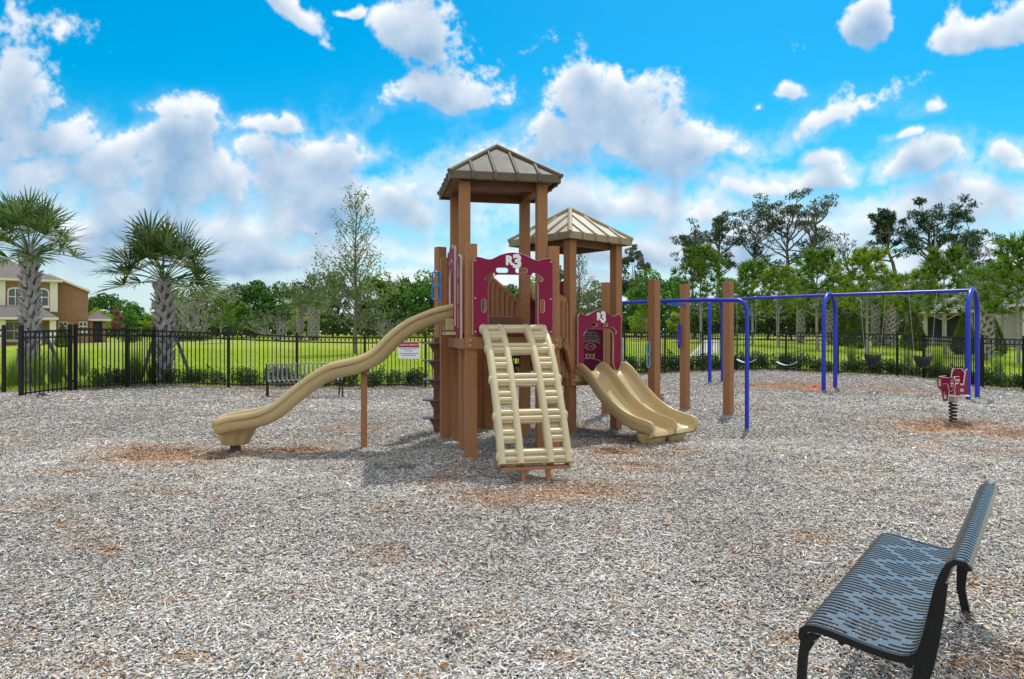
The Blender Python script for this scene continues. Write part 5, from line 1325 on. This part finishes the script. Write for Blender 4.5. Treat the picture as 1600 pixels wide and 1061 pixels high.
# cumulus field: (centre, half width, half height in degrees of sky, tilt) of each cloud
CL = [(15,180,100,88,0),(85,235,150,50,0),(262,182,50,32,0),(425,212,84,26,0),(465,262,130,46,0),(255,235,72,52,0),(335,285,70,45,0),(60,285,120,45,0),(180,265,90,55,-.4),
      (735,160,84,50,0),(945,178,102,68,.15),(1005,240,150,64,.1),(890,235,86,58,0),(1130,232,78,32,0),(800,262,80,34,0),(480,30,85,26,.6),(640,62,50,34,.6),(560,22,22,10,0),
      (1318,180,100,30,-.38),(1255,152,46,17,0),(1352,38,26,46,.5),(1545,48,95,46,-.25),(1441,181,25,19,0),(1455,255,72,34,-.2),(1180,280,75,27,0),(1305,275,62,22,-.2),(1590,258,36,32,0),(1195,173,12,9,0),(1415,215,14,10,0),(1310,240,24,12,0),
      (560,335,170,42,0),(1000,330,200,40,0),(300,345,190,50,0),(1440,335,150,34,0),(700,300,80,45,0),(1200,365,150,26,0),(60,360,150,46,0),(420,395,260,26,0),(1000,400,220,24,0),(1500,400,160,22,0),(700,440,200,18,0)]
IW, IH = 2816, 1408                     # cloud map over azimuth -90..90 and elevation 0..90 degrees
A_, E_ = np.meshgrid((np.arange(IW)+.5)/IW*PI-PI/2, (np.arange(IH)+.5)/IH*PI/2); A_ = np.clip(A_, -1.35, 1.35)
XX = (800+F*np.tan(A_)).astype(np.float32); YY = (HZ-F*np.tan(np.minimum(E_, 1.25))/np.cos(A_)).astype(np.float32)
def nf(sc, s_, o, ox=0, oy=0, ro=.5):
    t = np.zeros_like(XX); a = 1.; w_ = 0.
    for k in range(o):
        c, s2 = math.cos(.6*k+.3), math.sin(.6*k+.3); x = (XX+ox)/sc*2**k; y = (YY+oy)/sc*2**k
        t += a*(vnoise(x*c-y*s2+17.3*k, x*s2+y*c+9.1*k, s_+k)-.5).astype(np.float32); w_ += a; a *= ro
    return t/w_
def field():
    wx, wy = nf(150, 301, 4), nf(150, 331, 4); XW, YW = XX+95*wx+0*XX, YY+70*wy
    acc = np.full_like(XX, -3.)
    for px, py, rx_, ry_, tl in CL:
        c, s2 = math.cos(tl), math.sin(tl); u_ = (XW-px)*c+(YW-py)*s2; v_ = -(XW-px)*s2+(YW-py)*c
        up_ = np.where(v_ < 0, v_/ry_, v_/(ry_*.62))         # flatter bases than tops
        acc = np.maximum(acc, 1-np.sqrt((u_/rx_)**2+up_**2))
    hi = sstep(60, -260, YY)*.9-.55                          # unseen cumulus high overhead, added to whiten the ambient light
    acc = np.maximum(acc, hi.astype(np.float32)+1.6*nf(420, 371, 3))
    bil = .5-np.abs(nf(120, 401, 5, ro=.55))*3.2             # cauliflower lumps
    d = acc*.85+.06+2.3*nf(105, 441, 8, ro=.70)+.50*(bil-.2)
    return d
D_ = field()
dn = np.clip(D_, 0, 1.1)
# sunlight reaches down through the cloud: optical depth summed towards the sun (upwards)
od = np.zeros_like(dn); px_step = 3
for k in range(1, 15):
    sh = k*px_step; r_ = np.zeros_like(dn); r_[:-sh] = dn[sh:]; od += r_*(1.25 if k < 5 else .8)
for _ in range(2): od = sum(np.roll(od, q, 1) for q in range(-5,6))/11
lite = np.exp(-od*.42); soft = np.exp(-od*.10)
fine = nf(40, 471, 4)
lum = np.clip(.60*lite+.46*soft+.55*fine*sstep(.05,.5,dn)+.10, 0, 1)
alp = sstep(-.06, .40, D_+.26*fine)
alp = np.maximum(alp, .75*sstep(-.55,.25, D_+.1*fine)*sstep(110,330,YY))      # soft veils low down
pix = np.stack([alp, lum, np.zeros_like(alp), np.ones_like(alp)], -1).astype(np.float32)
img = bpy.data.images.new('cumulus field', IW, IH, alpha=False, float_buffer=False); img.colorspace_settings.name = 'Non-Color'; img.pixels.foreach_set(pix.ravel()); img.update()
ti = n.new('ShaderNodeTexImage'); ti.image = img; ti.extension = 'EXTEND'; ti.interpolation = 'Cubic'
cm2 = n.new('ShaderNodeCombineXYZ'); l.new(math_('MULTIPLY_ADD', az, 1/PI, .5), cm2.inputs[0]); l.new(math_('MULTIPLY', el_, 2/PI), cm2.inputs[1]); l.new(cm2.outputs[0], ti.inputs[0])
sepc = n.new('ShaderNodeSeparateColor'); l.new(ti.outputs[0], sepc.inputs[0]); alpha, lumo = sepc.outputs[0], sepc.outputs[1]
alpha = math_('MULTIPLY', alpha, smooth(el_, -.01, .01))
def colmix(f, a, b_):
    m = n.new('ShaderNodeMix'); m.data_type = 'RGBA'; l.new(f, m.inputs[0]) if hasattr(f, 'links') else None
    for s, i in ((a,6),(b_,7)):
        if hasattr(s, 'links'): l.new(s, m.inputs[i])
        else: m.inputs[i].default_value = rgba(s)
    return m.outputs[2]
cloud = colmix(lumo, (1.15,2.65,4.5), (7.0,7.2,7.4))
tint = n.new('ShaderNodeMix'); tint.data_type = 'RGBA'; tint.blend_type = 'MULTIPLY'; tint.inputs[0].default_value = 1; l.new(sky.outputs[0], tint.inputs[6]); tint.inputs[7].default_value = rgba((.70,1.08,1.08))
hs2 = n.new('ShaderNodeHueSaturation'); hs2.inputs['Saturation'].default_value = 1.35; l.new(tint.outputs[2], hs2.inputs['Color'])
# thin high haze near the horizon
hz_ = math_('MULTIPLY', smooth(el_, .24, .0), .92)
skyc = colmix(hz_, hs2.outputs[0], (5.1,5.75,6.1))
out = colmix(math_('MULTIPLY', alpha, .96), skyc, cloud)
# unseen sky behind the viewer: bright cloud deck added to fill backlit faces
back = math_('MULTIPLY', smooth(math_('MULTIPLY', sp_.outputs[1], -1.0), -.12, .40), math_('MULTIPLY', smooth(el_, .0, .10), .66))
over = math_('MULTIPLY', smooth(el_, .75, 1.25), .45)  # unseen white overhead, added to neutralise the light in the shadows
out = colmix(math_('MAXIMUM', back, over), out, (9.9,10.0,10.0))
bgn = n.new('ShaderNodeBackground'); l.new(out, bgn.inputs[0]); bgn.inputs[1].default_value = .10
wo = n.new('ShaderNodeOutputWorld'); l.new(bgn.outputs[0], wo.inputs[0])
w.cycles.sampling_method = 'MANUAL'; w.cycles.sample_map_resolution = 1024
su = bpy.data.lights.new('sun', 'SUN'); su.energy = 2.4; su.angle = R(.53); su.color = (1,.95,.87); so = bpy.data.objects.new('sun', su); COL.objects.link(so)
sdv = V(math.sin(R(SUN_AZ))*math.cos(R(SUN_EL)), math.cos(R(SUN_AZ))*math.cos(R(SUN_EL)), math.sin(R(SUN_EL))); so.rotation_euler = sdv.to_track_quat('Z', 'Y').to_euler(); so.location = (5,8,30)
cam = bpy.data.cameras.new('camera'); cam.sensor_width = 36; cam.lens = F/1600*36; cam.clip_end = 5000; cam.clip_start = .05; cam.shift_y = -(530.5-HZ)/1600
co = bpy.data.objects.new('camera', cam); COL.objects.link(co); co.location = (0,0,EYE); co.rotation_euler = (PI/2,0,0); scene.camera = co
scene.view_settings.view_transform = 'Standard'; scene.view_settings.look = 'None'; scene.view_settings.exposure = .5; scene.view_settings.gamma = 1
scene.render.engine = 'CYCLES'; scene.cycles.max_bounces = 6; scene.cycles.transparent_max_bounces = 4; scene.cycles.use_denoising = True
